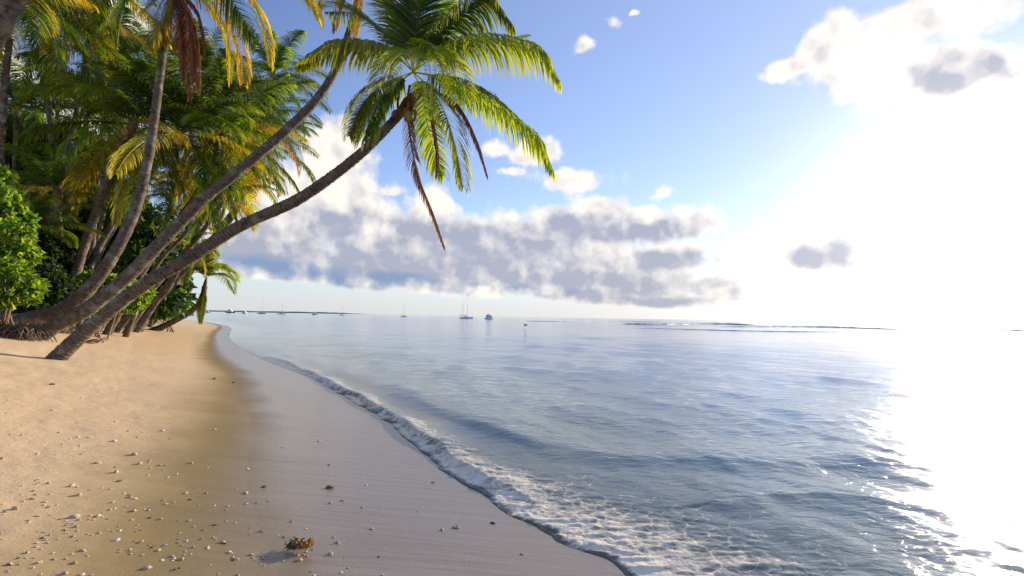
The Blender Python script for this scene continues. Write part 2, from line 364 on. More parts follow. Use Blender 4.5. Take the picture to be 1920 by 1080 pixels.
out(g3, g3.node('ShaderNodeMixShader', {0: g3.m('MULTIPLY', fmask, .92), 1: surf, 2: fo}))

# leaves
def leaf_mat(name, base, tip, trans, var=.45, rough=.5):
    m_, gg = mat(name); t = attr(gg, 'tt'); k = attr(gg, 'rnd')
    rnd = gg.node('ShaderNodeObjectInfo', out=5)
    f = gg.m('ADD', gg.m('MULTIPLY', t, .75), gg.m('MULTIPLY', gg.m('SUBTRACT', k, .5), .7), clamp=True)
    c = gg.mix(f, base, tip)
    hv = gg.n.new('ShaderNodeHueSaturation'); gg.put(hv.inputs['Color'], c)
    gg.put(hv.inputs['Value'], gg.m('ADD', 1 - var / 2, gg.m('MULTIPLY', rnd, var))); gg.put(hv.inputs['Hue'], gg.m('ADD', .488, gg.m('MULTIPLY', rnd, .024)))
    c = hv.outputs[0]
    tcol = gg.mix(1., c, trans, 'MULTIPLY')
    a = pbsdf(gg, c, rough, None, .18)
    b = gg.node('ShaderNodeBsdfTranslucent', {0: tcol})
    out(gg, gg.node('ShaderNodeAddShader', {0: a, 1: b})); return m_
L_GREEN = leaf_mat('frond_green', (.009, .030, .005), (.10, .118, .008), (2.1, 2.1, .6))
L_YELLOW = leaf_mat('frond_yellowing', (.10, .115, .010), (.32, .235, .02), (1.7, 1.6, .6))
L_LIME = leaf_mat('frond_lime', (.055, .09, .008), (.20, .20, .013), (1.9, 1.8, .6))
L_GOLD = leaf_mat('frond_golden', (.15, .11, .014), (.36, .22, .035), (1.3, 1.2, .7))
L_DRY = leaf_mat('frond_dead', (.06, .032, .02), (.17, .085, .04), (1.0, .8, .6), rough=.7)
L_BUSH = leaf_mat('bush_leaf', (.035, .085, .010), (.19, .215, .015), (1.9, 2.1, .8))
L_DARK = leaf_mat('leaf_in_shade', (.008, .022, .005), (.03, .05, .007), (1.5, 1.7, 1.0))  # near-black leaves, the grove's deep shade put into the colour
def bark_mat(name, c1, c2, ringc):
    m_, gg = mat(name); uv = gg.node('ShaderNodeTexCoord', out=2); ob = gg.node('ShaderNodeTexCoord', out=3)
    s_ = gg.n.new('ShaderNodeSeparateXYZ'); gg.l.new(uv, s_.inputs[0])
    n = gg.noise(ob, 7., 5, .65); nf = gg.noise(gg.v('MULTIPLY', ob, (1, 1, 2)), 30., 4, .7)
    ring = gg.m('FRACT', gg.m('ADD', s_.outputs[1], gg.m('MULTIPLY', gg.m('SUBTRACT', n, .5), 1.6)))
    rg = gg.mr(ring, .0, .35, 1., 0.)
    c = gg.mix(gg.mr(n, .3, .7), c1, c2); c = gg.mix(gg.m('MULTIPLY', rg, gg.mr(gg.noise(ob, 5., 3, .6), .35, .65, .3, .95)), c, ringc)
    c = gg.mix(gg.m('MULTIPLY', gg.mr(gg.noise(ob, 2.3, 4, .6), .5, .65), .6), c, (.27, .27, .22)); c = gg.mix(gg.m('MULTIPLY', gg.mr(gg.noise(ob, 6.1, 5, .7), .54, .62), .75), c, (.035, .03, .022))
    h = gg.m('ADD', gg.m('MULTIPLY', nf, .8), gg.m('MULTIPLY', ring, .5))
    out(gg, pbsdf(gg, c, .85, bump(gg, h, .8, .02), .2)); return m_
M_BARK = bark_mat('palm_bark', (.085, .067, .05), (.165, .132, .097), (.028, .022, .016))
M_BARK2 = bark_mat('palm_bark_dark', (.10, .072, .05), (.19, .135, .09), (.03, .022, .016))
M_RACH = simple('frond_rib', (.30, .26, .06), .5)
M_ROOT = simple('root_fibre', (.13, .09, .06), .9, .4, 20., .6)
M_FIBRE = simple('crown_fibre', (.16, .09, .045), .9, .4, 30., .6)
M_NUT = simple('coconut_husk', (.30, .24, .05), .5, .25, 8.)
M_WOOD = simple('driftwood', (.24, .16, .10), .85, .3, 14., .5)
M_PEB = simple('coral_pebble', (.50, .38, .27), .75, .25, 30., .5)
M_PEBW = simple('shell_white', (.64, .57, .48), .6, .1, 20., .3)
M_PEBD = simple('dark_pebble', (.13, .095, .065), .8, .3, 30., .5)
M_PEBO = simple('orange_shell', (.55, .28, .10), .6, .2, 20., .3)

# ------------------------------------------------------------------ beach and sea sheets
def polar(h, rows_fine, r_in, fine_cols, span, coarse, tail):
    k = np.linspace(h * F / 1.875 / r_in, 2.5, rows_fine)         # rows evenly spaced as seen from eye height
    r = np.concatenate([h * F / 1.875 / k, tail])
    th = np.concatenate([np.linspace(-span, span, fine_cols), np.linspace(span, 2 * np.pi - span, coarse + 2)[1:-1]])
    RR, TH = np.meshgrid(r, th, indexing='ij'); X = RR * np.sin(TH); Y = RR * np.cos(TH)
    n, m_ = X.shape; i = np.arange(n - 1)[:, None] * m_; j = np.arange(m_)[None]; kk = (j + 1) % m_
    Q = np.stack([i + j, i + m_ + j, i + m_ + kk, i + kk], -1).reshape(-1, 4)[:, ::-1]
    dr = np.gradient(r); sp = np.maximum(dr[:, None], RR * (2 * span / fine_cols)); back = (np.abs(TH) > span)
    sp = np.where(back, RR * .1, sp)
    return X, Y, Q, sp
tail = np.geomspace(360, 30000, 26)
X, Y, Q, sp = polar(EYE, 620, .9, 620, R(54), 90, tail)
S = sdist(X, Y); Z = sand_z(X, Y, S)
wid = np.interp(Y, [2, 4, 8, 14, 28, 60], [3.5, 3.2, 2.9, 2.3, 1.35, 1.2])
Vv = np.stack([X, Y, Z], -1).reshape(-1, 3)
mid_i = len(Vv); Vv = np.vstack([Vv, [0, 0, float(sand_z(0, 0))]]); ncol = X.shape[1]
Tc = np.stack([np.full(ncol, mid_i), (np.arange(ncol) + 1) % ncol, np.arange(ncol)], -1)
rel_a = np.append((S / wid).ravel(), .5)
o = link('beach_sand', make_mesh('beach_sand', Vv, [Q, Tc[:, ::-1]], m_sand, attrs={'rel': rel_a}))
tag(o, 'golden sand beach, dry inland and wet along the water', None, None, 'structure')

X, Y, Q, sp = polar(EYE, 900, 1.2, 860, R(52), 90, tail)
S = sdist(X, Y) + .07 * fbm(X / .55, Y / .55, 3, 40) * sst(40, 4, np.hypot(X, Y)) * (1 + 0 * X)
u = -S; RR = np.hypot(X, Y)
zs = sand_z(X, Y, -u, detail=False)
c2px = [(520, 655), (640, 700), (760, 745), (880, 792), (1000, 830), (1100, 852), (1250, 868), (1400, 872), (1550, 866), (1700, 868), (1920, 880), (2300, 930)]
c3px = [(700, 640), (900, 662), (1100, 690), (1300, 705), (1500, 712), (1700, 714), (1920, 720), (2300, 740)]
c4px = [(1350, 950), (1470, 935), (1600, 945), (1750, 965), (1920, 985), (2200, 1040)]
def crest(px, H, wf, wb, seed):
    L = catmull(np.array([on_z(*p)[:2] for p in px]), 40); d, t = pdist(X, Y, L, True)
    i = np.minimum(t.astype(int), len(L) - 2); a = L[i]; b = L[i + 1]
    side = (b[..., 0] - a[..., 0]) * (Y - a[..., 1]) - (b[..., 1] - a[..., 1]) * (X - a[..., 0])   # >0: seaward
    q = np.where(side > 0, d, -d) + .12 * fbm(X / 1.4, Y / 1.4, 2, seed)
    h = np.where(q > 0, np.exp(-(q / wb) ** 2), np.exp(-(q / wf) ** 2)); tt_ = t / (len(L) - 1)
    return h * H * np.sin(np.pi * np.clip(.06 + tt_ * .9, 0, 1)) ** .6 * (1 + .35 * pn(X / 1.9, Y / 1.9, seed + 3)), q
c1px = [(500, 668), (535, 680), (585, 702), (650, 738), (722, 776), (800, 830), (880, 880), (960, 925)]
h1, q1 = crest(c1px, .075, .07, .34, 44)
h2, q2 = crest(c2px, .065, .30, .85, 50); h3, q3 = crest(c3px, .035, .9, 2.0, 60); h4, q4 = crest(c4px, .04, .16, .4, 70)
W = np.zeros_like(X)
wr = np.random.default_rng(3)
for k in range(46):
    lam = .28 * (9 / .28) ** (k / 45); th = wr.normal(0, .55) + R(205); ph = wr.uniform(0, 6.28)
    kx, ky = np.cos(th), np.sin(th)
    vis = sst(2.0, 4.0, lam / sp); amp = .0024 * lam ** .75
    wob = .35 * lam * pn(X / (lam * 3), Y / (lam * 3), k)
    W += amp * vis * np.sin(2 * np.pi / lam * (X * kx + Y * ky + wob) + ph)
ramp = sst(.2, 3.0, u)
edge_d = sst(60, 8, RR)
lip = (.005 * (1 - np.exp(-np.clip(u, 0, 9) / .06)) + .036 * (1 - np.exp(-np.clip(u, 0, 9) / .75))) * (.25 + .75 * edge_d)
fw = np.interp(Y, [-3, 2, 3.5, 5, 7, 9, 13, 30], [1.6, 1.9, 1.7, 1.15, .7, .45, .26, .08])
fm = np.interp(Y, [2, 6, 9, 14, 25, 60], [1.1, 1.05, .85, .55, .45, .3])
foamv = fm * np.clip(1 - u / fw, 0, 1) ** .55 * sst(-.02, .10, u)
lumps = .019 * np.clip(foamv, 0, 1) * (np.abs(fbm(X / .34, Y / .16, 3, 80)) + .2 * fbm(X / .07, Y / .07, 2, 83)) * sst(0, .12, u)
wid2 = np.interp(Y, [2, 4, 6, 9], [5.6, 5.2, 2.8, .6])
foamv = np.maximum(foamv, .47 * np.clip(1.15 - u / wid2, 0, 1) * (u > 0) * sst(9, 5, Y))
sm = .44 * np.exp(-((q2 + .05) / .10) ** 2) * sst(32, 12, RR) * sst(1.6, 3, RR) * (.6 + .8 * pn(X / .8, Y / .8, 90))
foamv = np.maximum(foamv, np.clip(sm, 0, 1)); foamv = np.maximum(foamv, (u > 0) * np.clip(h1 / .075, 0, 1) ** .7 * .78 * sst(40, 14, RR)); foamv = np.maximum(foamv, .52 * np.exp(-((q4 + .03) / .09) ** 2))  # the near crest takes foam colour for its sunlit golden edge
zw = W * ramp + h1 * sst(.02, .25, u) + h2 * sst(.4, 1.6, u) + h3 * ramp + h4 * sst(.3, 1., u) + lip + lumps
zw = np.where(u > 0, np.maximum(zw, zs + .004), np.minimum(zs - .03, 0) - .02)
depth = np.clip(zw - zs, 0, 10)
Vv = np.stack([X, Y, zw], -1).reshape(-1, 3)
keep = (u > -.6).ravel(); keepq = keep[Q].any(1); Q = Q[keepq]
used = np.zeros(len(Vv), bool); used[Q.ravel()] = True; remap = np.cumsum(used) - 1
o = link('sea_water', make_mesh('sea_water', Vv[used], [remap[Q]], m_sea, attrs={'depth': depth.ravel()[used], 'foam': foamv.ravel()[used], 'dist': RR.ravel()[used]}))
tag(o, 'calm blue tropical sea with a foaming edge on the sand', None, None, 'structure')

# ------------------------------------------------------------------ palms
def frond_geo(pts, leaf, n, droop, seed, sweep=.55, width=.034, rachis=.022, vee=.25, ragged=0.):
    """one coconut frond along pts: a tapering rib with a row of drooping leaflets on either side"""
    r = np.random.default_rng(seed); C_ = catmull(pts, 40) if len(pts) < 20 else np.asarray(pts, float)
    T = np.gradient(C_, axis=0); T /= np.linalg.norm(T, axis=1)[:, None]
    ts = np.repeat(np.linspace(.13, .995, n), 2); sg = np.tile([1., -1.], n)
    ts = np.clip(ts + r.normal(0, .25 / n, 2 * n), .1, .998)
    if ragged: k_ = r.random(2 * n) > ragged; ts = ts[k_]; sg = sg[k_]
    m_ = len(ts); f = ts * 39; i = np.minimum(f.astype(int), 38); w = (f - i)[:, None]
    P0 = C_[i] * (1 - w) + C_[i + 1] * w; t = T[i]
    side = np.cross(t, [0, 0, 1.]); sl_ = np.linalg.norm(side, axis=1)[:, None]
    alt = np.cross(T[0] * [1, 1, 0] + [1e-3, 0, 0], [0, 0, 1.]); alt /= np.linalg.norm(alt)
    side = np.where(sl_ > .25, side / (sl_ + 1e-9), alt); up = np.cross(side, t)
    sw = sweep + .5 * ts[:, None] ** 2 + r.normal(0, .08, (m_, 1))
    d = side * sg[:, None] + t * sw + up * (vee + r.normal(0, .07, (m_, 1))); d /= np.linalg.norm(d, axis=1)[:, None]
    L = leaf * (np.sin(np.pi * np.clip(ts * .86 + .10, 0, 1)) ** .6) * r.uniform(.82, 1.1, m_); L = np.maximum(L, leaf * .22)
    dr = droop * r.uniform(.75, 1.3, m_); K = 4; st = [P0]; dirs = [d]; dd = d; p = P0
    for k in range(K):
        p = p + dd * (L / K)[:, None]; st.append(p)
        dd = dd + np.array([0, 0, -1.]) * (dr * (.45 + .25 * k))[:, None]; dd /= np.linalg.norm(dd, axis=1)[:, None]; dirs.append(dd)
    wv = [.7, 1., .85, .55]; V = []; tt = []
    tw = up * .35 + t; 
    for k in range(K):
        wd = np.cross(dirs[k], np.cross(tw, dirs[k])); wd /= np.linalg.norm(wd, axis=1)[:, None] + 1e-9
        V += [st[k] - wd * width * .5 * wv[k], st[k] + wd * width * .5 * wv[k]]
        tt += [np.full(m_, k / K * .7) + ts * .3] * 2
    V.append(st[K]); tt.append(.7 + ts * .3)
    V = np.stack(V, 1); per = V.shape[1]; b = np.arange(m_)[:, None] * per
    Q = np.concatenate([b + np.array([[2 * k, 2 * k + 1, 2 * k + 3, 2 * k + 2]]) for k in range(K - 1)]); Tr = b + np.array([[2 * K - 2, 2 * K - 1, 2 * K]])
    tt = np.stack(tt, 1).ravel(); rn = np.repeat(r.random(m_), per)
    bf = Buf(); bf.add(V.reshape(-1, 3), Q, Tr)
    n0 = bf.n; bf.tube(C_[::2], np.linspace(rachis, rachis * .2, 20), 5)
    ex = bf.n - n0
    return bf, {'tt': np.append(tt, np.linspace(.6, .9, ex)), 'rnd': np.append(rn, np.full(ex, .9))}
def frond_mesh(name, m_, *a, **k):
    bf, at_ = frond_geo(*a, **k); return bf.mesh(name, m_, smooth=False, attrs=at_)
def frond_curve(elv, droop, L=1.):
    n = 14; e = elv; p = np.zeros(3); out_ = [p.copy()]
    for k in range(n):
        p = p + np.array([math.cos(e), 0, math.sin(e)]) * L / n; out_.append(p.copy()); e -= droop / n * (0.5 + k / n); e = max(e, R(-86))
    return np.array(out_)
FM = {}
ELV = [78, 58, 40, 22, 4, -18, -42, -66]
for ci, (cn, m_) in enumerate((('green', L_GREEN), ('yellow', L_YELLOW), ('gold', L_GOLD), ('dry', L_DRY))):
    for ei, e in enumerate(ELV):
        for v_ in range(2):
            if cn == 'dry' and e > -40: continue
            if cn == 'gold' and e > 5: continue
            dry = cn == 'dry'
            c = frond_curve(R(e), R(78 - 5 * ei + 22 * v_), 4.0)
            c[:, 1] += (v_ - .5) * .35 * np.linspace(0, 1, len(c)) ** 2
            FM[cn, ei, v_] = frond_mesh('frond', m_, c, (.42 if dry else 1.0), 46 if dry else 72, (.9 if dry else .62 + .03 * ei), 100 + ci * 20 + ei * 2 + v_, ragged=.25 if dry else .04, vee=.1 if dry else .2, width=.042)
def trunk_mesh(pts, rad, m_=None, ring=.085, sides=14, seed=0, flare=1.15):
    pts = np.asarray(pts, float); n0 = catmull(pts, 200); Ls = np.concatenate([[0], np.cumsum(np.linalg.norm(np.diff(n0, axis=0), axis=1))]); L = Ls[-1]
    k = int(L / ring) * 3; s_ = np.linspace(0, L, k); C_ = np.stack([np.interp(s_, Ls, n0[:, a]) for a in range(3)], 1)
    r0 = np.interp(np.linspace(0, 1, k), np.linspace(0, 1, len(rad)), rad)
    r_ = r0 * (1 + (flare - 1) * np.exp(-s_ / .35)) * np.where(np.arange(k) % 3 == 0, 1.0, np.where(np.arange(k) % 3 == 1, 1.05, 1.02))
    T = np.gradient(C_, axis=0); T /= np.linalg.norm(T, axis=1)[:, None]; ref = np.array([0, 1., 0.]); A = np.cross(T, ref); A /= np.linalg.norm(A, axis=1)[:, None]; B = np.cross(A, T)
    th = np.linspace(0, 2 * np.pi, sides + 1); jit = 1 + .05 * pn(th[None] * 1.3 + seed * 9, s_[:, None] / .5, seed) * np.ones((k, 1)); jit += .035 * np.random.default_rng(seed).normal(0, 1, jit.shape); jit[:, -1] = jit[:, 0]
    V = C_[:, None] + (r_[:, None] * jit)[..., None] * (np.cos(th)[None, :, None] * A[:, None] + np.sin(th)[None, :, None] * B[:, None])
    uv = np.stack([np.broadcast_to(th / 6.28, V.shape[:2]), np.broadcast_to((s_ / ring)[:, None], V.shape[:2])], -1).reshape(-1, 2)
    m1 = sides + 1; i = np.arange(k - 1)[:, None] * m1; j = np.arange(sides)[None]
    Q = np.stack([i + j, i + j + 1, i + m1 + j + 1, i + m1 + j], -1).reshape(-1, 4)
    return make_mesh('trunk', V.reshape(-1, 3), [Q], m_ or M_BARK, uv=uv), C_
_nut = Buf()
th = np.linspace(0, 2 * np.pi, 10, endpoint=False)
_nut.loft([[(math.cos(a) * r_, math.sin(a) * r_, z_) for a in th] for r_, z_ in ((.03, -.15), (.09, -.10), (.115, 0), (.09, .09), (.03, .14))])
NUT = _nut.mesh('coconut', M_NUT)
def palm(label, pts, rad, n=20, L=1., mix=('green', 'green', 'yellow'), seed=0, low=True, custom=None, nuts=0, dead=0, bark=None, group='coconut palms along the beach', name='coconut_palm', elmin=0, tiltto=None, fib=.17):
    r = random.Random(seed); pts = np.asarray(pts, float); b = pts[0].copy(); root = empty(name, b); tag(root, label, 'palm tree', group)
    me, C_ = trunk_mesh(pts - b, rad, bark, seed=seed); link('trunk', me, root)
    top = C_[-1]; dirn = C_[-1] - C_[-6]; dirn /= np.linalg.norm(dirn)
    if custom or n:
        f = Buf(); q = [top - dirn * .25 + dirn * k * .17 for k in range(6)]; f.tube(q, [rad[-1] * 1.05, fib * .8, fib, fib * .85, fib * .6, .05], 10)
        link('crown_base', f.mesh('crown_base', M_FIBRE), root)
    for k in range(n):
        a = k * 2.39996 + r.uniform(-.3, .3) + seed; q = k / max(1, n - 1)
        e = int(np.clip(elmin + q * (7 - elmin) + r.uniform(-.6, .6), 0, 7)) if low else int(np.clip(q * 5 + r.uniform(-.5, .5), 0, 5))
        c = mix[r.randrange(len(mix))]
        if e <= 2 or (c == 'gold' and e < 5): c = 'green' if e <= 2 else ('yellow' if 'gold' in mix else 'green')
        s_ = L * r.uniform(.85, 1.08) * (.8 if e == 0 else 1)
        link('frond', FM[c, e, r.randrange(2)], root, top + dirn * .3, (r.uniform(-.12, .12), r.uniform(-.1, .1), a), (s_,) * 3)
    for k in range(dead):
        link('frond', FM['dry', 6 + k % 2, k % 2], root, top + dirn * .1, (0, 0, r.uniform(0, 6.28)), (L * .8,) * 3)['label'] = 'dead brown frond hanging down'
    for k in range(nuts):
        a = k * 2.1 + seed; link('coconut', NUT, root, top + np.array([math.cos(a) * .24, math.sin(a) * .24, -.12 - .1 * (k % 3)]), (r.uniform(-.4, .4), r.uniform(-.4, .4), a), (1.1,) * 3)
    for fr in (custom or []):
        kind, P_, leaf, droop = fr[:4]; leaf *= (1.0 if kind == 'd' else 1.45); kw = fr[4] if len(fr) > 4 else {}
        m_ = {'l': L_LIME, 'g': L_GREEN, 'y': L_YELLOW, 'o': L_GOLD, 'd': L_DRY}[kind]; nn = kw.pop('n', 120); kw.setdefault('width', .037); kw.setdefault('rachis', .018)
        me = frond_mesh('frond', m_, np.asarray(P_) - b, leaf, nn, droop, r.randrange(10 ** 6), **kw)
        o_ = link('frond', me, root)
        if kind == 'd': o_['label'] = 'dead reddish brown frond hanging straight down'
    return root
def pth(*a): return np.array([at(x, fix(x, y), Yd) for x, y, Yd in a])

# front palm, leaning far out over the water
gA = drop(104, 668); YA = gA[1]
A_pts = np.vstack([gA - [.18, 0, .22], pth((140, 632, YA + .1), (185, 590, YA + .2), (262, 533, YA + .3), (350, 484, YA + .35), (450, 424, YA + .4), (560, 373, YA + .3), (660, 302, YA + .1), (720, 245, YA), (762, 200, YA))])
Y0 = YA
def c4(*a): return np.array([at(x, y, Y0 + d) for x, y, d in a])
O = (775, 135, 0)
FA = [
 ('l', c4(O, (735, 98, -.2), (680, 82, -.5), (620, 84, -.8), (560, 118, -1.0)), .62, 1.5, dict(vee=-.05, n=135)),
 ('g', c4(O, (745, 90, .3), (705, 52, .7), (660, 25, 1.1), (610, 22, 1.4)), .75, .5),
 ('g', c4(O, (762, 80, .2), (735, 20, .3), (700, -30, .5), (650, -50, .8)), .75, .4),
 ('g', c4(O, (778, 80, -.4), (786, 10, -.9), (792, -60, -1.4), (800, -110, -1.9)), .8, .3),
 ('g', c4(O, (800, 85, .3), (835, 20, .7), (870, -30, 1.0), (915, -60, 1.4)), .8, .35),
 ('g', c4(O, (812, 82, -.3), (862, 25, -.6), (915, -5, -.8), (960, 45, -1.0)), .75, 1.3, dict(vee=-.05, n=135)),
 ('l', c4(O, (825, 98, -.2), (890, 76, -.4), (960, 78, -.5), (1015, 98, -.6), (1048, 150, -.7)), .75, 1.3, dict(vee=-.05, n=135)),
 ('g', c4(O, (815, 100, .4), (870, 85, .9), (930, 88, 1.4), (985, 72, 1.9)), .6, .4),
 ('l', c4(O, (835, 150, -.1), (900, 178, -.2), (965, 222, -.3), (1010, 262, -.3), (1036, 318, -.4)), .72, 1.5, dict(vee=-.05, n=135)),
 ('g', c4(O, (830, 145, .5), (880, 160, 1.0), (930, 190, 1.4), (990, 240, 1.8)), .6, 1.4, dict(vee=-.05, n=135)),
 ('l', c4(O, (812, 172, -.3), (838, 222, -.6), (856, 285, -.7), (868, 352, -.8)), .62, .55),
 ('l', c4(O, (790, 170, .4), (800, 225, .8), (815, 290, 1.1), (830, 330, 1.3)), .6, .5),
 ('l', c4(O, (735, 150, .3), (700, 172, .6), (672, 208, .8), (655, 255, 1.0)), .62, 1.0, dict(vee=-.05, n=135)),
 ('g', c4(O, (740, 160, -.3), (712, 190, -.6), (690, 235, -.9), (684, 262, -1.)), .5, 1.0, dict(vee=-.05, n=135)),
 ('l', c4(O, (800, 88, -.8), (836, 105, -1.6), (856, 150, -2.2), (862, 190, -2.6)), .5, .6),
 ('l', c4(O, (765, 95, -.8), (740, 110, -1.6), (722, 140, -2.1), (715, 165, -2.4)), .45, .7),
 ('l', c4(O, (795, 100, -.9), (806, 130, -1.9), (808, 175, -2.5), (800, 215, -2.8)), .45, .6),
 ('g', c4(O, (770, 80, .7), (755, 40, 1.4), (745, 10, 2.1), (730, 10, 2.9)), .75, .4),
 ('g', c4(O, (800, 80, .9), (825, 50, 1.8), (850, 40, 2.6), (870, 55, 3.2)), .75, .4),
 ('d', c4((768, 160, -.1), (764, 200, -.2), (770, 265, -.25), (786, 335, -.3), (812, 400, -.3), (833, 462, -.3)), .50, .85, dict(n=110, sweep=1.15, vee=-.1, width=.028, rachis=.03)),
 ('d', c4((812, 170, -.1), (850, 190, -.2), (876, 225, -.25), (898, 275, -.3), (914, 330, -.3)), .44, .9, dict(n=90, sweep=1.1, vee=-.1, width=.028, rachis=.03)),
 ('d', c4((760, 150, .1), (750, 165, .1), (746, 190, .1), (748, 215, .1)), .22, 1.5, dict(n=30, sweep=1.4, vee=0.)),
 ('d', c4((800, 170, .1), (812, 230, .2), (820, 290, .3), (818, 330, .3)), .3, 1.5, dict(n=50, sweep=1.4, vee=0.)),
]
palm('coconut palm leaning farthest out over the water, its whole crown against open sky', A_pts, [.175, .155, .148, .142, .137, .132, .13, .12, .11, .10], n=0, custom=FA, seed=1, nuts=3)

# second leaning palm just above it, crown cut by the top of the photo
gB = drop(60, 628); YB = gB[1] + .6
B_pts = np.vstack([pth((72, 622, YB), (110, 596, YB), (165, 566, YB), (235, 515, YB), (310, 445, YB), (380, 375, YB), (450, 318, YB), (530, 250, YB), (592, 188, YB), (628, 132, YB), (655, 60, YB), (676, -20, YB))])
Y0 = YB; O = (682, -45, 0)
FB = [('o', c4(O, (660, -20, -.3), (640, 10, -.4), (630, 55, -.4)), .5, .9), ('y', c4(O, (700, -20, -.3), (722, 10, -.4), (738, 55, -.5)), .5, .9), ('y', c4(O, (640, -60, -.5), (612, -30, -.8), (600, 30, -1.)), .5, .8),
      ('o', c4(O, (672, 0, -.4), (668, 35, -.6), (664, 70, -.7)), .3, 1.2), ('g', c4(O, (600, -110, .2), (540, -90, .4), (500, -40, .5)), .8, .6), ('g', c4(O, (760, -110, .2), (830, -100, .4), (870, -50, .6)), .8, .6), ('g', c4(O, (680, -140, .3), (660, -220, .8)), .8, .4), ('g', c4(O, (730, -140, .3), (780, -190, .8)), .8, .4)]
rb = palm('leaning coconut palm above and behind the front one, rising to the top edge', B_pts, [.22, .215, .20, .187, .175, .17, .157, .145, .132, .122, .115, .105], n=0, custom=FB, seed=2)
# third palm of the clump, curving up steeply
YC = YB + .9
C_pts = pth((8, 600, YC), (60, 584, YC), (112, 570, YC), (165, 533, YC), (205, 485, YC), (240, 425, YC), (262, 365, YC), (279, 290, YC), (291, 210, YC), (300, 140, YC), (309, 70, YC), (322, 5, YC))
Y0 = YC; O = (326, -22, 0)
FC = [('d', c4(O, (352, 30, -.6), (362, 80, -.7), (364, 140, -.7)), .55, .9, dict(n=100, sweep=1.0, vee=0., width=.05)), ('d', c4(O, (362, 10, .2), (378, 50, .3), (384, 110, .3)), .55, .9, dict(n=90, sweep=1.0, vee=0., width=.05)), ('d', c4(O, (345, 20, -.3), (352, 90, -.35), (356, 185, -.4)), .62, .9, dict(n=110, sweep=1.0, vee=0., width=.05)), ('d', c4(O, (352, 20, -.1), (366, 90, -.1), (372, 170, -.1)), .6, .9, dict(n=110, sweep=1.0, vee=0., width=.05)), ('d', c4(O, (338, 20, -.5), (342, 70, -.6), (345, 150, -.6)), .55, .9, dict(n=100, sweep=1.0, vee=0., width=.05)),
      ('o', c4(O, (385, -20, -.5), (428, 30, -.8), (452, 100, -.9), (456, 155, -.9)), .6, .9), ('y', c4(O, (400, -50, .1), (460, -15, .1), (495, 50, .1), (506, 120, .1)), .7, .9), ('y', c4(O, (370, -10, .5), (405, 30, .8), (425, 90, 1.), (430, 150, 1.)), .7, .8),
      ('g', c4(O, (390, -60, .9), (450, -40, 1.5), (485, 20, 1.8)), .7, .7), ('y', c4(O, (300, 10, -.6), (290, 40, -1.), (285, 90, -1.1)), .6, .9), ('g', c4(O, (270, -30, -.4), (232, 10, -.8), (218, 80, -.9)), .7, .7), ('g', c4(O, (260, -60, .5), (205, -30, 1.), (180, 40, 1.3)), .8, .7),
      ('o', c4(O, (318, 10, -.5), (312, 45, -.8), (305, 85, -.8)), .4, 1.), ('g', c4(O, (310, -120, -.3), (250, -160, -.8)), .8, .5), ('g', c4(O, (380, -130, 0), (440, -150, .2)), .8, .5), ('g', c4(O, (350, -140, -.6), (370, -200, -1.4)), .8, .5)]
rc = palm('tall coconut palm with an S-curved trunk and brown dead fronds bundled under its crown', C_pts, [.25, .25, .22, .19, .172, .165, .15, .138, .13, .122, .115, .105], n=0, custom=FC, seed=3)
def roots(parent, c, w, n, seed, lab):
    r = random.Random(seed); f = Buf(); b = np.array(parent.location)
    for k in range(n):
        a = r.uniform(0, 6.28); p = np.array([c[0] + r.uniform(-w, w), c[1] + r.uniform(-.45, .45), c[2] + r.uniform(.02, .36)])
        zg = float(sand_z(p[0], p[1], detail=False)); e = p + np.array([math.cos(a) * .35, math.sin(a) * .35 - .15, 0]); e[2] = zg - .06
        m1 = (p + e) / 2 + np.array([r.uniform(-.1, .1), r.uniform(-.1, .05), r.uniform(.0, .12)])
        f.tube(catmull([p - b, m1 - b, e - b], 7), np.linspace(r.uniform(.014, .03), .008, 7), 5)
    o_ = link('root_mass', f.mesh('root_mass', M_ROOT), parent); o_['label'] = lab
for (px, py, par, w, n) in ((95, 622, rb, .55, 210), (20, 632, rc, .7, 330)):
    d = drop(px, py - 12); roots(par, d + [0, .1, .06], w, n, px, 'tangle of bare roots washed out above the sand')

# near trunk crossing the top left corner
N_pts = pth((-330, 560, 6.3), (-220, 380, 6.2), (-110, 215, 6.1), (-20, 60, 6.0), (40, -50, 5.9), (110, -170, 5.8)); gN = N_pts[0].copy(); gN[2] = float(sand_z(gN[0], gN[1])) - .1; gN[0] -= .5
N_pts = np.vstack([gN, N_pts[0:]])
palm('near coconut palm whose thick pale trunk crosses the top left corner', N_pts, [.24, .21, .19, .175, .165, .155, .15], n=14, seed=5, L=.9, elmin=0, low=False)

# the grove behind: (label, crown px, crown Y, trunk px list, radius, n, L, mix)
def grove(label, crown, Yd, tr, rad, n=20, L=1., mix=('green', 'green', 'yellow'), seed=0, **k):
    Yd *= 1.2; L *= 1.08; rad *= 1.15
    base = np.array(drop(*tr[0]) if tr[0][1] > 575 else at(tr[0][0], fix(*tr[0]), Yd)); 
    b = at(tr[0][0], fix(*tr[0]), Yd); b[2] = float(sand_z(b[0], b[1], detail=False)) - .1
    pts = [b] + [at(x, fix(x, y), Yd) for x, y in tr[1:]] + [at(crown[0], crown[1], Yd)]
    return palm(label, pts, np.linspace(rad * 1.0, rad * .6, len(pts)), n, L, mix, seed, bark=M_BARK2 if seed % 2 else M_BARK, **k)
GG = ('green',); GY = ('green', 'yellow'); YY = ('yellow', 'gold', 'green', 'green')
grove('slim palm with a bent trunk just left of the S-curved one', (243, 245), 16.5, [(118, 560), (150, 480), (185, 385), (205, 320)], .17, 16, .95, GY, 11, nuts=3)
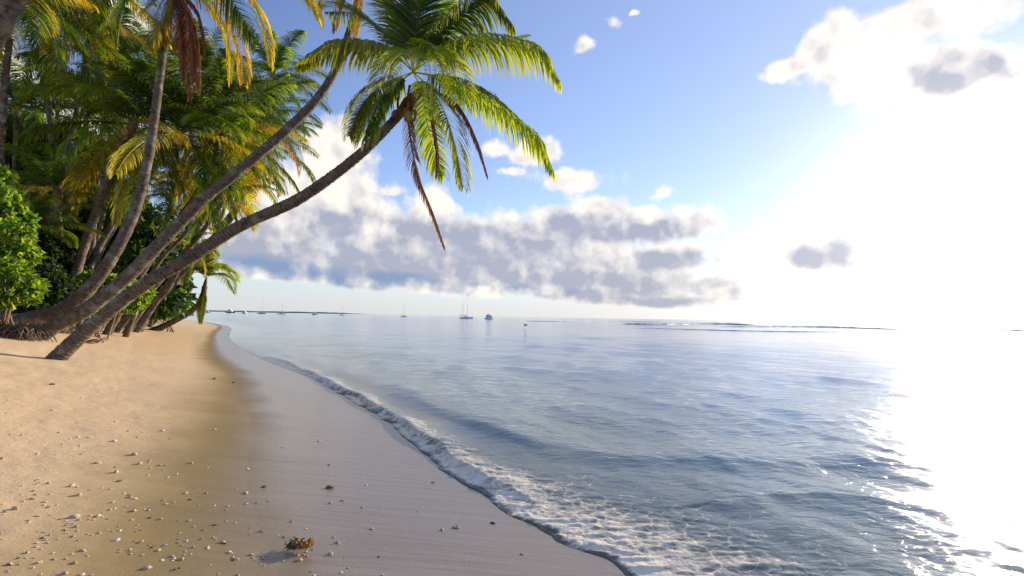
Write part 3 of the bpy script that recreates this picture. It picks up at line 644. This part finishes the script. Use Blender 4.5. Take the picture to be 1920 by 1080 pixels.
grove('palm with a full bright green crown filling the middle of the grove', (330, 262), 17.5, [(130, 560), (175, 480), (225, 400), (285, 320)], .14, 26, 1.12, ('green', 'green', 'yellow'), 12, nuts=6)
grove('palm with golden yellow lower fronds between the two long trunks', (415, 262), 18.5, [(200, 575), (270, 500), (330, 420), (385, 335)], .14, 26, 1.02, YY, 13, nuts=4)
grove('palm with an orange tinted crown right of the golden one', (468, 238), 21, [(215, 575), (300, 520), (390, 420), (440, 330)], .14, 22, .95, YY, 14)
grove('bluish green palm at the right edge of the grove top', (512, 150), 24, [(240, 585), (330, 520), (440, 400), (495, 260)], .15, 22, .95, GG, 15)
grove('small crowned palm under the bluish one against the cloud', (500, 275), 26, [(250, 585), (320, 535), (410, 430), (480, 330)], .14, 22, .98, GY, 16)
grove('low golden palm drooping over the front trunk', (405, 335), 23, [(255, 590), (310, 535), (350, 470), (385, 400)], .13, 22, .8, YY, 17, dead=2)
grove('thin straight palm at the upper left with a dark crown', (97, 48), 17, [(115, 560), (112, 440), (103, 330), (92, 200), (93, 110)], .11, 22, 1.0, GY, 18, nuts=4)
grove('palm with yellowish hanging fronds in the upper left corner', (28, -5), 15, [(10, 560), (0, 400), (5, 200)], .13, 22, .95, ('yellow', 'green'), 19)
grove('palm with its crown cut by the top edge left of centre', (178, -20), 18, [(60, 560), (100, 400), (150, 180)], .13, 22, 1.0, GY, 20)
grove('dark palm deep in the grove left of the S-curved trunk', (205, 130), 21, [(165, 560), (178, 400), (190, 260)], .12, 22, 1.05, GG, 21)
grove('dark palm with a thin trunk deep behind the upper left crown', (150, 215), 24, [(140, 555), (145, 400), (148, 300)], .11, 22, 1.05, GG, 22)
grove('small dark palm at the left edge above the bush', (30, 215), 22, [(20, 560), (25, 400)], .12, 20, 1.05, GG, 23)
grove('low bushy palm with arching fronds above the left bush', (108, 372), 17, [(95, 565), (100, 470)], .12, 18, .75, ('green', 'green', 'yellow'), 24, low=False)
grove('young palm with fronds springing from behind the left bush', (62, 440), 15.5, [(60, 575), (60, 520)], .11, 14, .6, GG, 25, low=False)
grove('mid height palm between the bent trunk and the S-curved one', (208, 330), 22, [(150, 565), (165, 500), (190, 420)], .10, 20, .85, GY, 26)
grove('palm with a slanting trunk ending in a gold crown low in the grove', (350, 375), 26, [(225, 590), (270, 525), (310, 460)], .12, 20, .8, YY, 27, dead=2)
grove('dark palm behind the full green crown', (270, 165), 25, [(232, 575), (240, 430), (250, 280)], .12, 22, 1.1, GG, 28)
grove('palm behind the brown dead bundle', (385, 150), 24, [(265, 575), (300, 450), (350, 280)], .12, 22, 1.05, GY, 29)
grove('yellow fringed palm left of the cloud, above the low golden one', (440, 315), 30, [(280, 592), (350, 520), (410, 420)], .13, 20, .95, YY, 30)
# small palm leaning alone over the water at the beach's end
gS = drop(287, 613); YS = gS[1]
S_pts = np.vstack([gS - [.2, 0, .15], pth((318, 600, YS), (350, 582, YS), (370, 568, YS), (380, 550, YS), (384, 532, YS))])
Y0 = YS; O = (385, 522, 0)
FS = [('l', c4(O, (400, 503, 0), (425, 507, 0), (443, 525, 0)), .8, .5), ('l', c4(O, (402, 513, -.5), (425, 522, -1), (440, 548, -1)), .7, .6), ('l', c4(O, (395, 500, .5), (415, 498, 1), (440, 510, 1)), .7, .5), ('l', c4(O, (375, 495, 0), (355, 490, 0), (335, 505, 0)), .8, .5),
      ('l', c4(O, (382, 490, .5), (376, 465, 1), (362, 455, 1.5)), .8, .5), ('l', c4(O, (392, 485, 0), (402, 458, 0), (410, 452, 0)), .8, .5), ('l', c4(O, (370, 505, -.6), (352, 515, -1), (342, 535, -1)), .7, .6), ('l', c4((383, 540, 0), (380, 560, -.2), (377, 580, -.3), (376, 606, -.3)), .38, .8),
      ('l', c4(O, (386, 490, -.6), (384, 468, -1.2), (390, 450, -2)), .7, .4)]
palm('small lone palm leaning low over the far end of the beach', S_pts, [.24, .2, .18, .17, .17, .16], n=0, custom=FS, seed=31, fib=.12)

# bare slanting trunks crossing under the crowns, each topped by a crown hidden among the others
for k, (lab, tr, cr, Yd, rad) in enumerate((
    ('pale thin trunk palm right behind the S-curved trunk', [(150, 540), (185, 478), (218, 420)], (262, 330), 19, .10),
    ('thin vertical palm between the two leaning trunks, left one', [(213, 540), (212, 480)], (206, 385), 25, .09),
    ('thin vertical palm between the two leaning trunks, right one', [(243, 520), (240, 455)], (238, 390), 27, .10),
    ('slanting palm low behind the front trunk, lowest of its row', [(235, 585), (275, 562), (312, 540)], (352, 470), 21, .13),
    ('slanting palm meeting the front trunk from below', [(262, 592), (290, 565), (315, 540)], (352, 428), 25, .12),
    ('slanting palm hugging the second trunk from below', [(238, 560), (290, 500), (340, 445)], (405, 380), 19, .10),
    ('far slanting palm seen through the gap between the long trunks', [(285, 545), (300, 505), (318, 470)], (350, 415), 29, .11))):
    grove(lab, cr, Yd, tr, rad, 13, .42 if k in (3, 4) else .6, YY if k > 2 else GY, 40 + k)

# ------------------------------------------------------------------ shrubs and undergrowth
def leaf_cloud(name, centers, n, size, m_, seed, shape=1.0):
    r = np.random.default_rng(seed); c = np.array([q[:3] for q in centers]); rr_ = np.array([q[3:6] for q in centers])
    vol = np.prod(rr_, axis=1) ** .7; k = r.choice(len(c), n, p=vol / vol.sum())
    d = r.normal(0, 1, (n, 3)); d /= np.linalg.norm(d, axis=1)[:, None]; rad = r.uniform(.45, 1.05, n) ** .6
    P_ = c[k] + d * rr_[k] * rad[:, None]
    P_ += .25 * rr_[k] * np.stack([pn(P_[:, 0] * 2, P_[:, 2] * 2, 5), pn(P_[:, 1] * 2, P_[:, 0] * 2, 6), pn(P_[:, 2] * 2, P_[:, 1] * 2, 7)], 1)
    g_ = np.maximum(sand_z(P_[:, 0], P_[:, 1], detail=False), 0) + .03; P_[:, 2] = np.maximum(P_[:, 2], g_)
    t = d * .6 + r.normal(0, .5, (n, 3)) + [0, 0, -.45]; t /= np.linalg.norm(t, axis=1)[:, None]
    s_ = np.cross(t, r.normal(0, 1, (n, 3))); s_ /= np.linalg.norm(s_, axis=1)[:, None]
    L = size * r.uniform(.6, 1.3, n)[:, None]; w = L * .36 * shape; nn = np.cross(t, s_)
    V = np.stack([P_, P_ + t * L * .4 + s_ * w + nn * L * .08, P_ + t * L, P_ + t * L * .4 - s_ * w + nn * L * .08, P_ + t * L * .45 - nn * L * .05], 1)
    b = np.arange(n)[:, None] * 5; T3 = np.concatenate([b + np.array([q]) for q in ((0, 1, 4), (1, 2, 4), (2, 3, 4), (3, 0, 4))])
    return make_mesh(name, V.reshape(-1, 3), [T3], m_, False, attrs={'tt': np.repeat(r.random(n) ** 2, 5), 'rnd': np.repeat(r.random(n), 5)})
def shrub(label, blobs, n, size, m_, seed, stems=7, name='shrub', shape=1., group=None):
    """blobs: (px, py, Y, radius px x, radius px y)"""
    cs = []
    for x, y, Yd, rx, ry in blobs:
        p = at(x, fix(x, y), Yd); cs.append([*p, rx * Yd / F, max(rx, ry) * Yd / F * .8, ry * Yd / F])
    c = np.array(cs); b = np.array([c[:, 0].mean(), c[:, 1].mean(), 0]); b[2] = float(sand_z(b[0], b[1], detail=False))
    root = empty(name, b); tag(root, label, 'shrub', group)
    me = leaf_cloud('foliage', cs, n, size, m_, seed, shape); o_ = link('foliage', me, root, -b)
    r = random.Random(seed); f = Buf()
    for k in range(stems):
        q = c[r.randrange(len(c))]; e = q[:3] + np.array([r.uniform(-1, 1) * q[3] * .6, 0, r.uniform(-.2, .8) * q[5]])
        f.tube(catmull([np.array([r.uniform(-.4, .4), r.uniform(-.2, .2), -.1]), (e - b) * .5 + [r.uniform(-.3, .3), 0, .1], e - b], 9), np.linspace(.035, .01, 9), 6)
    link('stem', f.mesh('stem', M_WOOD), root)
shrub('bright green broad leaved shrub at the left edge, tall as the trunks bend', [(5, 390, 15.5, 28, 40), (18, 450, 15, 32, 40), (10, 515, 14.5, 40, 42), (52, 530, 14.8, 20, 28), (-5, 340, 16, 24, 30), (45, 410, 16, 16, 22), (58, 470, 15.5, 14, 18), (-60, 430, 15, 50, 80)], 5200, .22, L_BUSH, 60, 12, shape=1.15)
shrub('rounded green bush at the foot of the far slanting trunks', [(325, 560, 33, 26, 24), (300, 570, 31, 26, 17), (345, 572, 34, 14, 12), (310, 545, 34, 22, 14)], 6000, .26, L_BUSH, 61)
shrub('low dark bush behind the S-curved trunk', [(190, 535, 20, 45, 32), (150, 550, 19, 30, 25), (235, 545, 22, 40, 28)], 7000, .2, L_BUSH, 62)
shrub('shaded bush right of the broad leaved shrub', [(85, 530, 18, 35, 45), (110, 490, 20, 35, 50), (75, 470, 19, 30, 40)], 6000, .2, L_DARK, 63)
# the mass of jungle deep behind, nobody could count it
blobs = []
r = random.Random(9)
for px in range(-420, 330, 34):
    for Yd in (30, 38):
        x0 = px + r.uniform(-15, 15); h = np.interp(px, [-400, 0, 150, 240, 300, 330], [210, 225, 265, 370, 470, 520]) + r.uniform(-30, 30)
        yy = 560
        while yy > h:
            p = at(x0 + r.uniform(-14, 14), yy, Yd + r.uniform(-2, 2)); blobs.append([*p, 36 * Yd / F, 1.6, 30 * Yd / F]); yy -= 36
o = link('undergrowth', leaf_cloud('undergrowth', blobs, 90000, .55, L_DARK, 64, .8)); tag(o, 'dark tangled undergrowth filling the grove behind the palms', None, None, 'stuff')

# ------------------------------------------------------------------ things lying on the beach
def rock_mesh(name, m_, seed, flat=.6, jag=.22):
    r = np.random.default_rng(seed); nu, nv = 12, 7; rings = []
    ph = r.uniform(0, 6, 6)
    for i in range(nv):
        v = math.pi * (i + .5) / nv
        rings.append([(math.sin(v) * math.cos(a) * (1 + jag * math.sin(2 * a + ph[0] + i * .4) + jag * .7 * math.sin(3 * a + ph[1]) + r.normal(0, .06)), .75 * math.sin(v) * math.sin(a) * (1 + jag * math.sin(a + ph[2] + i * .5) + r.normal(0, .06)), flat * math.cos(v) * (1 + .2 * math.sin(a * 2 + ph[3]))) for a in np.linspace(0, 2 * np.pi, nu, endpoint=False)])
    f = Buf(); f.loft(rings); return f.mesh(name, m_)
def shell_mesh(name, m_, seed):     # half clam shell, ribbed
    f = Buf(); rings = []
    for i in range(6):
        t = .12 + .88 * i / 5; rings.append([(t * math.sin(a) * (1 + .05 * math.cos(9 * a)), t * (1.1 * math.cos(a)) + .2, .5 * (1 - t * t) + .03 * math.cos(9 * a)) for a in np.linspace(-2.3, 2.3, 16)])
    rings = np.array(rings); low_ = rings.copy(); low_[..., 2] -= .08
    f.loft(np.concatenate([rings, low_[::-1]])); return f.mesh(name, m_)
PB = [rock_mesh('pebble', M_PEB, k, .45 + .07 * k) for k in range(5)] + [shell_mesh('shell', M_PEBW, 3)]
PD = [rock_mesh('pebble', M_PEBD, 30 + k, .4) for k in range(2)]; PO = rock_mesh('shell', M_PEBO, 41, .4)
def put(name, me, px, py, size, rz, label, cat, group=None, sink=.25, tz=0):
    d = drop(px, py); o_ = link(name, me, None, (d[0], d[1], d[2] + size * (.45 - sink)), (tz, 0, rz), (size,) * 3); return tag(o_, label, cat, group)
grp = 'larger pebbles and shells on the wet sand'
BIG = [(275, 1066, 17, 0, 'large pale pebble nearest the bottom edge, left of the seaweed'), (562, 1051, 12, 1, 'cream pebble just below the seaweed clump'), (633, 1018, 10, 2, 'lone pale pebble right of the seaweed clump'), (417, 1017, 10, 3, 'pale rounded pebble left of the seaweed clump'),
 (140, 1056, 12, 9, 'orange tinged pebble near the bottom left corner'), (618, 915, 16, 8, 'dark stone with an encrusted top in the middle of the wet sand'), (461, 925, 12, 0, 'pale pebble left of the dark encrusted stone'), (28, 955, 14, 4, 'chunky pale coral lump at the left edge'),
 (140, 970, 18, 2, 'broad pale coral lump on the lower left sand'), (143, 988, 11, 1, 'pale pebble right below the broad coral lump'), (213, 828, 11, 5, 'white half shell on the damp olive sand'), (306, 808, 9, 5, 'small white half shell further up the damp sand'), (252, 853, 13, 3, 'pale pebble in the pair below the white half shell, right one'),
 (262, 870, 13, 0, 'elongated pale pebble lying under the pair on the damp sand'), (300, 873, 9, 1, 'single pale pebble on the damp sand right of the row'), (182, 869, 12, 2, 'pale lump left of the row on the damp sand'), (218, 886, 12, 4, 'pale pebble in front of the row on the damp sand'), (697, 992, 10, 0, 'pale pebble on the grey wet sand, left of a pair'), (829, 994, 10, 1, 'pale pebble at the right of a pair near the foam'), (924, 981, 10, 8, 'dark pebble closest to the foaming edge'),
 (72, 1056, 12, 2, 'pale pebble second from the bottom left corner'), (18, 1058, 12, 0, 'pale pebble in the bottom left corner'), (122, 1076, 12, 3, 'pale pebble cut by the bottom edge'), (402, 710, 9, 8, 'dark lump of debris near the far waterline'), (437, 717, 6, 8, 'small dark lump beside the larger one near the far waterline'), (98, 721, 10, 8, 'dark scrap of weed on the dry sand'), (388, 925, 7, 2, 'small pebble midway between two larger ones on the smooth damp sand'), (495, 913, 10, 8, 'flat dark pebble left of the encrusted stone'), (148, 929, 13, 4, 'ridged pale lump in the middle of the left sand'), (207, 956, 8, 1, 'small pale pebble alone on the left sand'), (134, 912, 12, 3, 'pale pebble cluster lump on the left sand')]
for i, (px, py, w, k, lab) in enumerate(BIG):
    d = drop(px, py); Yd = d[1]; size = w / F * Yd * .5 * (.8 if k < 6 else .9)
    me = PD[i % 2] if k == 8 else PO if k == 9 else PB[k]
    put('shell' if k in (5, 9) else 'pebble', me, px, py, size, i * 1.3, lab, 'shell' if k in (5, 9) else 'pebble', grp)
r = np.random.default_rng(21)
cand = []
while len(cand) < 4200:
    px = r.uniform(0, 1050); py = 609 + 471 * r.random() ** 1.15
    lim = np.interp(py, [600, 660, 700, 800, 900, 1080], [385, 500, 560, 730, 860, 1130]) - 25
    if px > lim: continue
    dens_ = np.interp(px / lim, [0, .28, .45, .6, 1], [1, 1, .8, .28, .16]) * np.interp(py, [609, 700, 900, 1080], [1, 1, .55, .22])
    if pn(np.array(px / 55.), np.array(py / 28.), 3) * .9 + .55 < r.random() * 1.1: continue
    if r.random() < dens_: cand.append((px, py))
cand = np.array(cand); cx, cyy, cz = drop_many(cand[:, 0], cand[:, 1])
size = np.exp(r.normal(math.log(.0052), .42, len(cx))) ; size = np.clip(size, .004, .021); vis = size / cyy
order = np.argsort(-vis); NP = 262
for q, i in enumerate(order[:NP]):
    dark = r.random() < .13; k = r.integers(0, 6); me = PD[k % 2] if dark else PB[k]
    o_ = link('pebble', me, None, (cx[i], cyy[i], cz[i] + size[i] * .2), (r.uniform(-.3, .3), r.uniform(-.3, .3), r.uniform(0, 6.28)), (size[i] * r.uniform(.9, 1.5), size[i], size[i] * r.uniform(.7, 1.1)))
    tag(o_, 'small dark pebble scattered on the beach sand' if dark else 'small pale pebble or shell scattered on the beach sand', 'pebble', 'small dark pebbles scattered on the beach' if dark else 'small pale pebbles scattered on the beach')
f = Buf()
tv = np.array([[1, 0, 0], [-.5, .8, 0], [-.6, -.7, 0], [.2, .1, .6], [.3, -.5, .35]])
for i in order[NP:]:
    a = r.uniform(0, 6.28); V = tv @ np.array([[math.cos(a), math.sin(a), 0], [-math.sin(a), math.cos(a), 0], [0, 0, 1]]) * size[i] * .9 + [cx[i], cyy[i], cz[i] - size[i] * .05]
    f.add(V, None, [[0, 1, 3], [1, 2, 3], [2, 4, 3], [4, 0, 3], [2, 0, 4]])
o = link('shell_grit', f.mesh('shell_grit', M_PEB)); tag(o, 'fine scatter of shell grit over the sand', None, None, 'stuff')

# seaweed clump
def seaweed(px, py, w, label):
    d = drop(px, py); root = empty('seaweed_clump', d); tag(root, label, 'seaweed')
    r_ = random.Random(4); sc_ = w / F * d[1]
    for nm, m_, n, cx_, R_ in (('dark_frond', M_WEEDD, 110, -.12, .42), ('orange_frond', M_WEED, 130, .18, .30)):
        f = Buf()
        for k in range(n):
            a = r_.uniform(0, 6.28); q = r_.random() ** .5 * R_ * sc_; st = np.array([cx_ * sc_ + math.cos(a) * q, math.sin(a) * q * .7, .02 + .18 * sc_ * r_.random()])
            b = r_.uniform(0, 6.28); L = sc_ * r_.uniform(.12, .26); e = st + np.array([math.cos(b) * L, math.sin(b) * L * .8, L * r_.uniform(-.3, .8)]); e[2] = max(.004, e[2])
            m1 = (st + e) / 2 + [0, 0, L * .3]; f.tube(catmull([st, m1, e], 6), np.linspace(.0035, .0015, 6), 4)
            for s_ in (.4, .75, 1.):
                p = st * (1 - s_) + e * s_; t = np.array([math.cos(b + s_ * 3), math.sin(b + s_ * 3), r_.uniform(0, .8)]) * L * .38; n_ = np.cross(t, [0, 0, 1.]); n_ = n_ / (np.linalg.norm(n_) + 1e-6) * L * .10
                f.add([p, p + t * .5 + n_, p + t, p + t * .5 - n_], [[0, 1, 2, 3]])
        link(nm, f.mesh(nm, m_, smooth=False), root)
M_WEED = simple('seaweed_orange', (.50, .25, .025), .45, .35, 40.)
M_WEEDD = simple('seaweed_dark', (.06, .045, .018), .45, .4, 40.)
seaweed(561, 1033, 46, 'clump of dark and orange seaweed washed up on the wet sand')
for i, (px, py, w) in enumerate(((551, 1039, 6), (558, 1042, 7), (570, 1041, 5), (576, 1043, 5))):
    d = drop(px, py); put('coral_fragment', PB[i], px, py, w / F * d[1] * .5, i, ['white coral fragment at the left front of the seaweed', 'cream coral fragment in front of the seaweed, second from left', 'pale coral fragment in front of the seaweed, third from left', 'thin pale coral fragment under the right side of the seaweed'][i], 'coral fragment', 'coral fragments under the seaweed')

# fallen dead frond stump and litter beside the front palm
def debris(px, py, w, label, n, seed, name='fallen_frond', cat='palm debris'):
    d = drop(px, py); root = d.copy(); r_ = random.Random(seed); f = Buf(); sc_ = w / F * d[1]
    for k in range(n):
        a = r_.uniform(-.7, .25) + (math.pi if r_.random() < .35 else 0); st = np.array([r_.uniform(-.3, .3) * sc_, r_.uniform(-.12, .12) * sc_, .02]); L = sc_ * r_.uniform(.25, .6)
        m1 = st + np.array([math.cos(a) * L * .5, math.sin(a) * L * .4, .10 * sc_ * r_.random() + .03]); e = st + np.array([math.cos(a) * L, math.sin(a) * L * .8, r_.uniform(0, .12) * sc_])
        f.tube(catmull([st, m1, e], 7), np.linspace(.012, .004, 7) * r_.uniform(.6, 1.4), 5)
    o_ = link(name, f.mesh(name, M_WOOD), None, d); tag(o_, label, cat); return o_
debris(172, 636, 62, 'broken dead palm frond lying on the sand right of the front trunk', 26, 1)
debris(250, 603, 90, 'low litter of twigs along the edge of the grove', 40, 2, 'twig_litter', 'twigs')
debris(190, 628, 16, 'dark curled stick poking up beside the broken frond', 4, 5, 'curled_stick', 'stick')
debris(300, 598, 60, 'pale driftwood twigs under the round green bush', 26, 6, 'driftwood_pile', 'driftwood')

# ------------------------------------------------------------------ reef breakers, headland
M_HEAD = simple('headland_haze', (.10, .14, .17), .9, .3, .01)  # scrub colour shifted to dull blue, distance haze painted in
def ridge(name, px0, px1, Yd, hpx, depth_m, label, seed):
    n = 70; f = Buf(); rings = []
    for k in range(n):
        px = px0 + (px1 - px0) * k / (n - 1); p = on_far(px, Yd); h = hpx * Yd / F * min(1, 6 * k / n, 6 * (n - 1 - k) / n + .15) * (.65 + .5 * abs(pn(np.array(k / 5.), np.array(1.3), seed)) + .25 * abs(pn(np.array(k / 1.4), np.array(2.3), seed)))
        rings.append([(p[0], p[1] - depth_m, -1), (p[0], p[1] - depth_m * .8, h * .7), (p[0], p[1], h), (p[0], p[1] + depth_m, h * .6), (p[0], p[1] + depth_m, -1)])
    f.loft(rings); o_ = link(name, f.mesh(name, M_HEAD)); tag(o_, label, None, None, 'structure'); return o_
def on_far(px, Yd): d = ray(px, hz_model(px)); return np.array([d[0] / d[1] * Yd, Yd, 0.])
ridge('headland', 300, 690, 2600, 2.6, 120, 'low dark wooded headland along the horizon', 4)
m_brk, g4 = mat('breaker'); k = attr(g4, 'tt'); P4 = geopos(g4)
fo4 = g4.mr(g4.m('ADD', k, g4.m('MULTIPLY', g4.m('SUBTRACT', g4.noise(g4.v('MULTIPLY', P4, (.25, 1, 1)), 1.1, 4, .6), .5), 1.7)), .30, .62)
out(g4, g4.node('ShaderNodeMixShader', {0: fo4, 1: pbsdf(g4, (.16, .27, .38), .25, bump(g4, g4.noise(P4, 3., 4), .5, .2)), 2: g4.node('ShaderNodeBsdfDiffuse', {0: (.75, .75, .73)})}))
def breaker(px0, px1, py, H, label, seed):
    n = 160; rings = []; tt = []
    for k in range(n):
        q = k / (n - 1); px = px0 + (px1 - px0) * q; p = on_z(px, py + 1.2 * math.sin(q * 5 + seed) + (hz_photo(px) - hz_photo((px0 + px1) / 2)) * .9)
        h = H * math.sin(math.pi * min(1, max(0, q))) ** .5 * (.55 + .6 * abs(float(pn(np.array(k / 9.), np.array(.7), seed)))); w_ = H * 2.4
        prof = [(-1., -.25, 0), (-.45, .1, .35), (-.12, .75, .9), (0, 1., 1.), (.25, .85, .35), (.6, .4, 0), (1.4, -.25, 0)]
        rings.append([(p[0], p[1] + a * w_, b * h if b > 0 else b * .3) for a, b, _ in prof]); tt += [c * min(1, h / H + .1) for *_, c in prof]
    f = Buf(); f.loft(rings, cap=False); o_ = link('breaking_wave', f.mesh('breaking_wave', m_brk, attrs={'tt': tt})); tag(o_, label, None, None, 'structure')
breaker(1165, 1420, 612.5, 1.0, 'thin breaking wave on the reef, left and farthest one', 1)
breaker(1340, 1690, 617, .5, 'long breaking wave on the reef toward the sun', 2)
breaker(1180, 1640, 623, .18, 'low swell line in front of the reef breakers', 5)
breaker(1800, 2100, 618, .5, 'breaking wave at the right edge of the horizon', 3)
breaker(980, 1240, 607, .4, 'faint dark swell line near the horizon middle', 7)

# ------------------------------------------------------------------ boats
M_HULL = simple('boat_white', (.80, .79, .75), .3, .05, 1., spec=.5); M_HULLD = simple('boat_dark', (.10, .13, .18), .35, .1, 1.); M_CAB = simple('boat_cabin', (.70, .69, .66), .4, .05, 1.)
M_GLS = simple('boat_glass', (.03, .04, .05), .1, .1, 1.); M_MAST = simple('boat_mast', (.42, .43, .45), .4, .1, 1.); M_SAIL = simple('furled_sail', (.30, .36, .45), .8, .1, 3.)  # mast grey lightened to stand for distance haze
def hull_rings(L, B, H):
    rings = []
    for k in range(13):
        q = k / 12; x = (q - .5) * L; b = B / 2 * min(1, (1 - q) * 3.2) ** .6 * (.82 + .18 * math.sin(math.pi * q)); top = H * (.85 + .35 * q * q); b = max(b, .03)
        rings.append([(x, -b, top), (x + .02, -b * .9, H * .35), (x, -b * .5, -.25), (x, b * .5, -.25), (x + .02, b * .9, H * .35), (x, b, top)])
    return rings
def boat(px, py, L, rz, label, kind, mast=0, hull=None, group=None):
    p0 = on_z(px, hz_photo(px) + py); b = empty('sailboat' if mast else 'motor_boat', (p0[0], p0[1], 0), rz); tag(b, label, 'sailing boat' if mast else 'motor boat', group)
    f = Buf(); f.loft(hull_rings(L, L * .3, L * .11)); link('hull', f.mesh('hull', hull or M_HULL, smooth=False), b)
    f = Buf(); hh_ = L * .11
    if mast:
        f.loft([[(x, -w, hh_ * .9), (x, -w * .8, z), (x, w * .8, z), (x, w, hh_ * .9)] for x, w, z in ((-L * .2, L * .09, hh_ * 1.6), (0, L * .1, hh_ * 1.65), (L * .22, L * .05, hh_ * 1.1))]); link('cabin', f.mesh('cabin', M_CAB, smooth=False), b)
        for q, mh in enumerate(mast):
            mx = L * (.08 - .33 * q); f = Buf(); f.tube([(mx, 0, hh_ * .8), (mx, 0, mh)], [.10, .06], 6); link('mast', f.mesh('mast', M_MAST), b)
            f = Buf(); f.tube([(mx, 0, hh_ * 2.3), (mx - L * .3, 0, hh_ * 2.2)], [.16, .14], 6); link('boom', f.mesh('boom', M_SAIL), b)
        f = Buf(); mh = mast[0]; mx = L * .08
        for e in ((L * .5, 0, hh_ * 1.2), (-L * .5, 0, hh_ * .9), (mx, L * .14, hh_), (mx, -L * .14, hh_)): f.tube([(mx, 0, mh * .98), e], [.03, .03], 4)
        link('rigging', f.mesh('rigging', M_MAST), b)
    else:
        f.box((-L * .05, 0, hh_ * 1.75), (L * .26, L * .11, hh_ * .8)); f.box((-L * .09, 0, hh_ * 2.95), (L * .17, L * .095, hh_ * .42)); c_ = link('cabin', f.mesh('cabin', M_CAB, smooth=False), b)
        f = Buf()
        for sy in (-1, 1):
            for q in range(4): f.box((-L * .22 + q * L * .11, sy * L * .111, hh_ * 1.95), (L * .035, .02, hh_ * .25))
        f.box((L * .212, 0, hh_ * 2.0), (.02, L * .085, hh_ * .28)); link('window', f.mesh('window', M_GLS, smooth=False), c_)
        f = Buf(); f.tube([(-L * .12, 0, hh_ * 3.3), (-L * .14, 0, hh_ * 5.0)], [.06, .03], 5); f.tube([(-L * .12, -L * .06, hh_ * 4.1), (-L * .12, L * .06, hh_ * 4.1)], [.03, .03], 5); link('aerial', f.mesh('aerial', M_MAST), b)
        f = Buf()
        for q in range(7):
            a = q / 6; f.tube([(L * (.05 + .42 * a), L * .145 * (1 - a) ** .5 + .02, hh_ * 1.1), (L * (.05 + .42 * a), L * .145 * (1 - a) ** .5 + .02, hh_ * 1.75)], [.03, .03], 4)
        link('bow_rail', f.mesh('bow_rail', M_MAST), b)
    return b
bg_ = 'boats anchored along the horizon'
def dist_of(px, py): return on_z(px, hz_photo(px) + py)[1]
def mh(px, py, up): return up / F * dist_of(px, py)
boat(490, 3.2, 8.0, .3, 'dark hulled sailboat, the left one of two close masts', 's', (mh(490, 3.2, 27),), M_HULLD, bg_)
boat(528, 3.4, 8.0, .2, 'pale hulled sailboat, the right one of two close masts', 's', (mh(528, 3.4, 28),), M_HULL, bg_)
boat(458, 3.2, 7.0, 2.9, 'small white motor boat left of the two masts', 'm', 0, M_HULL, bg_)
boat(432, 2.6, 12.0, 0, 'long dark low boat second from the left', 'm', 0, M_HULLD, bg_)
boat(390, 3., 5.5, 0, 'dark little boat beside the lone leaning palm', 'm', 0, M_HULLD, bg_)
boat(590, 3.2, 6.0, .1, 'small dark boat midway between the masts and the thin masted boat', 'm', 0, M_HULLD, bg_)
boat(641, 3.4, 5.0, .2, 'small white sailboat with a short thin mast', 's', (mh(641, 3.4, 17),), M_HULL, bg_)
boat(757, 4.2, 5.0, .1, 'white sailboat with a faint mast under the grey cloud', 's', (mh(757, 4.2, 24),), M_HULL, bg_)
boat(874, 5.2, 8.5, .15, 'two masted white sailboat just left of the big motor yacht', 's', (mh(874, 5.2, 46), mh(874, 5.2, 34)), M_HULL, bg_)
boat(917, 5.6, 7.5, -.95, 'bulky white motor yacht right of the two masted sailboat', 'm', 0, M_HULL, bg_)

# ------------------------------------------------------------------ a seabird flying low over the water
def bird(px, py, Yd, span):
    p0 = at(px, fix(px, py), Yd); b = empty('seabird', p0, .5); tag(b, 'dark winged seabird with a pale belly skimming low over the water', 'bird')
    s_ = span / 1.2; f = Buf(); th = np.linspace(0, 2 * np.pi, 10, endpoint=False)
    prof = [(-.30, .012, .0), (-.22, .035, 0), (-.1, .06, 0), (.02, .075, 0), (.12, .06, .01), (.2, .035, .03), (.27, .028, .05), (.31, .036, .06), (.35, .03, .058), (.38, .014, .05), (.47, .006, .03)]
    f.loft([[(x * s_, math.cos(a) * r_ * s_, (z + math.sin(a) * r_) * s_) for a in th] for x, r_, z in prof])
    bd = link('body', f.mesh('body', simple('bird_pale', (.55, .52, .48), .7)), b)
    dark = simple('bird_dark', (.05, .045, .04), .7)
    for sg in (1, -1):
        f = Buf(); rings = []
        for k in range(9):
            q = k / 8; y = sg * (.05 + .55 * q) * s_; z = (.03 + .26 * math.sin(q * 2.0)) * s_; c_ = .16 * (1 - q) ** .55 + .01; x = (.08 - .16 * q * q) * s_
            rings.append([(x + c_ * .4 * s_, y, z), (x, y, z + .012 * s_), (x - c_ * s_, y, z), (x, y, z - .006 * s_)])
        f.loft(rings); link('wing', f.mesh('wing', dark), b)
    f = Buf(); f.loft([[(-.26 * s_, -.03 * s_, 0), (-.26 * s_, .03 * s_, 0), (-.26 * s_, 0, .012 * s_)], [(-.42 * s_, -.06 * s_, 0), (-.42 * s_, .06 * s_, 0), (-.42 * s_, 0, .01 * s_)]]); link('tail', f.mesh('tail', dark), b)
bird(985, 614, 75, 1.3)
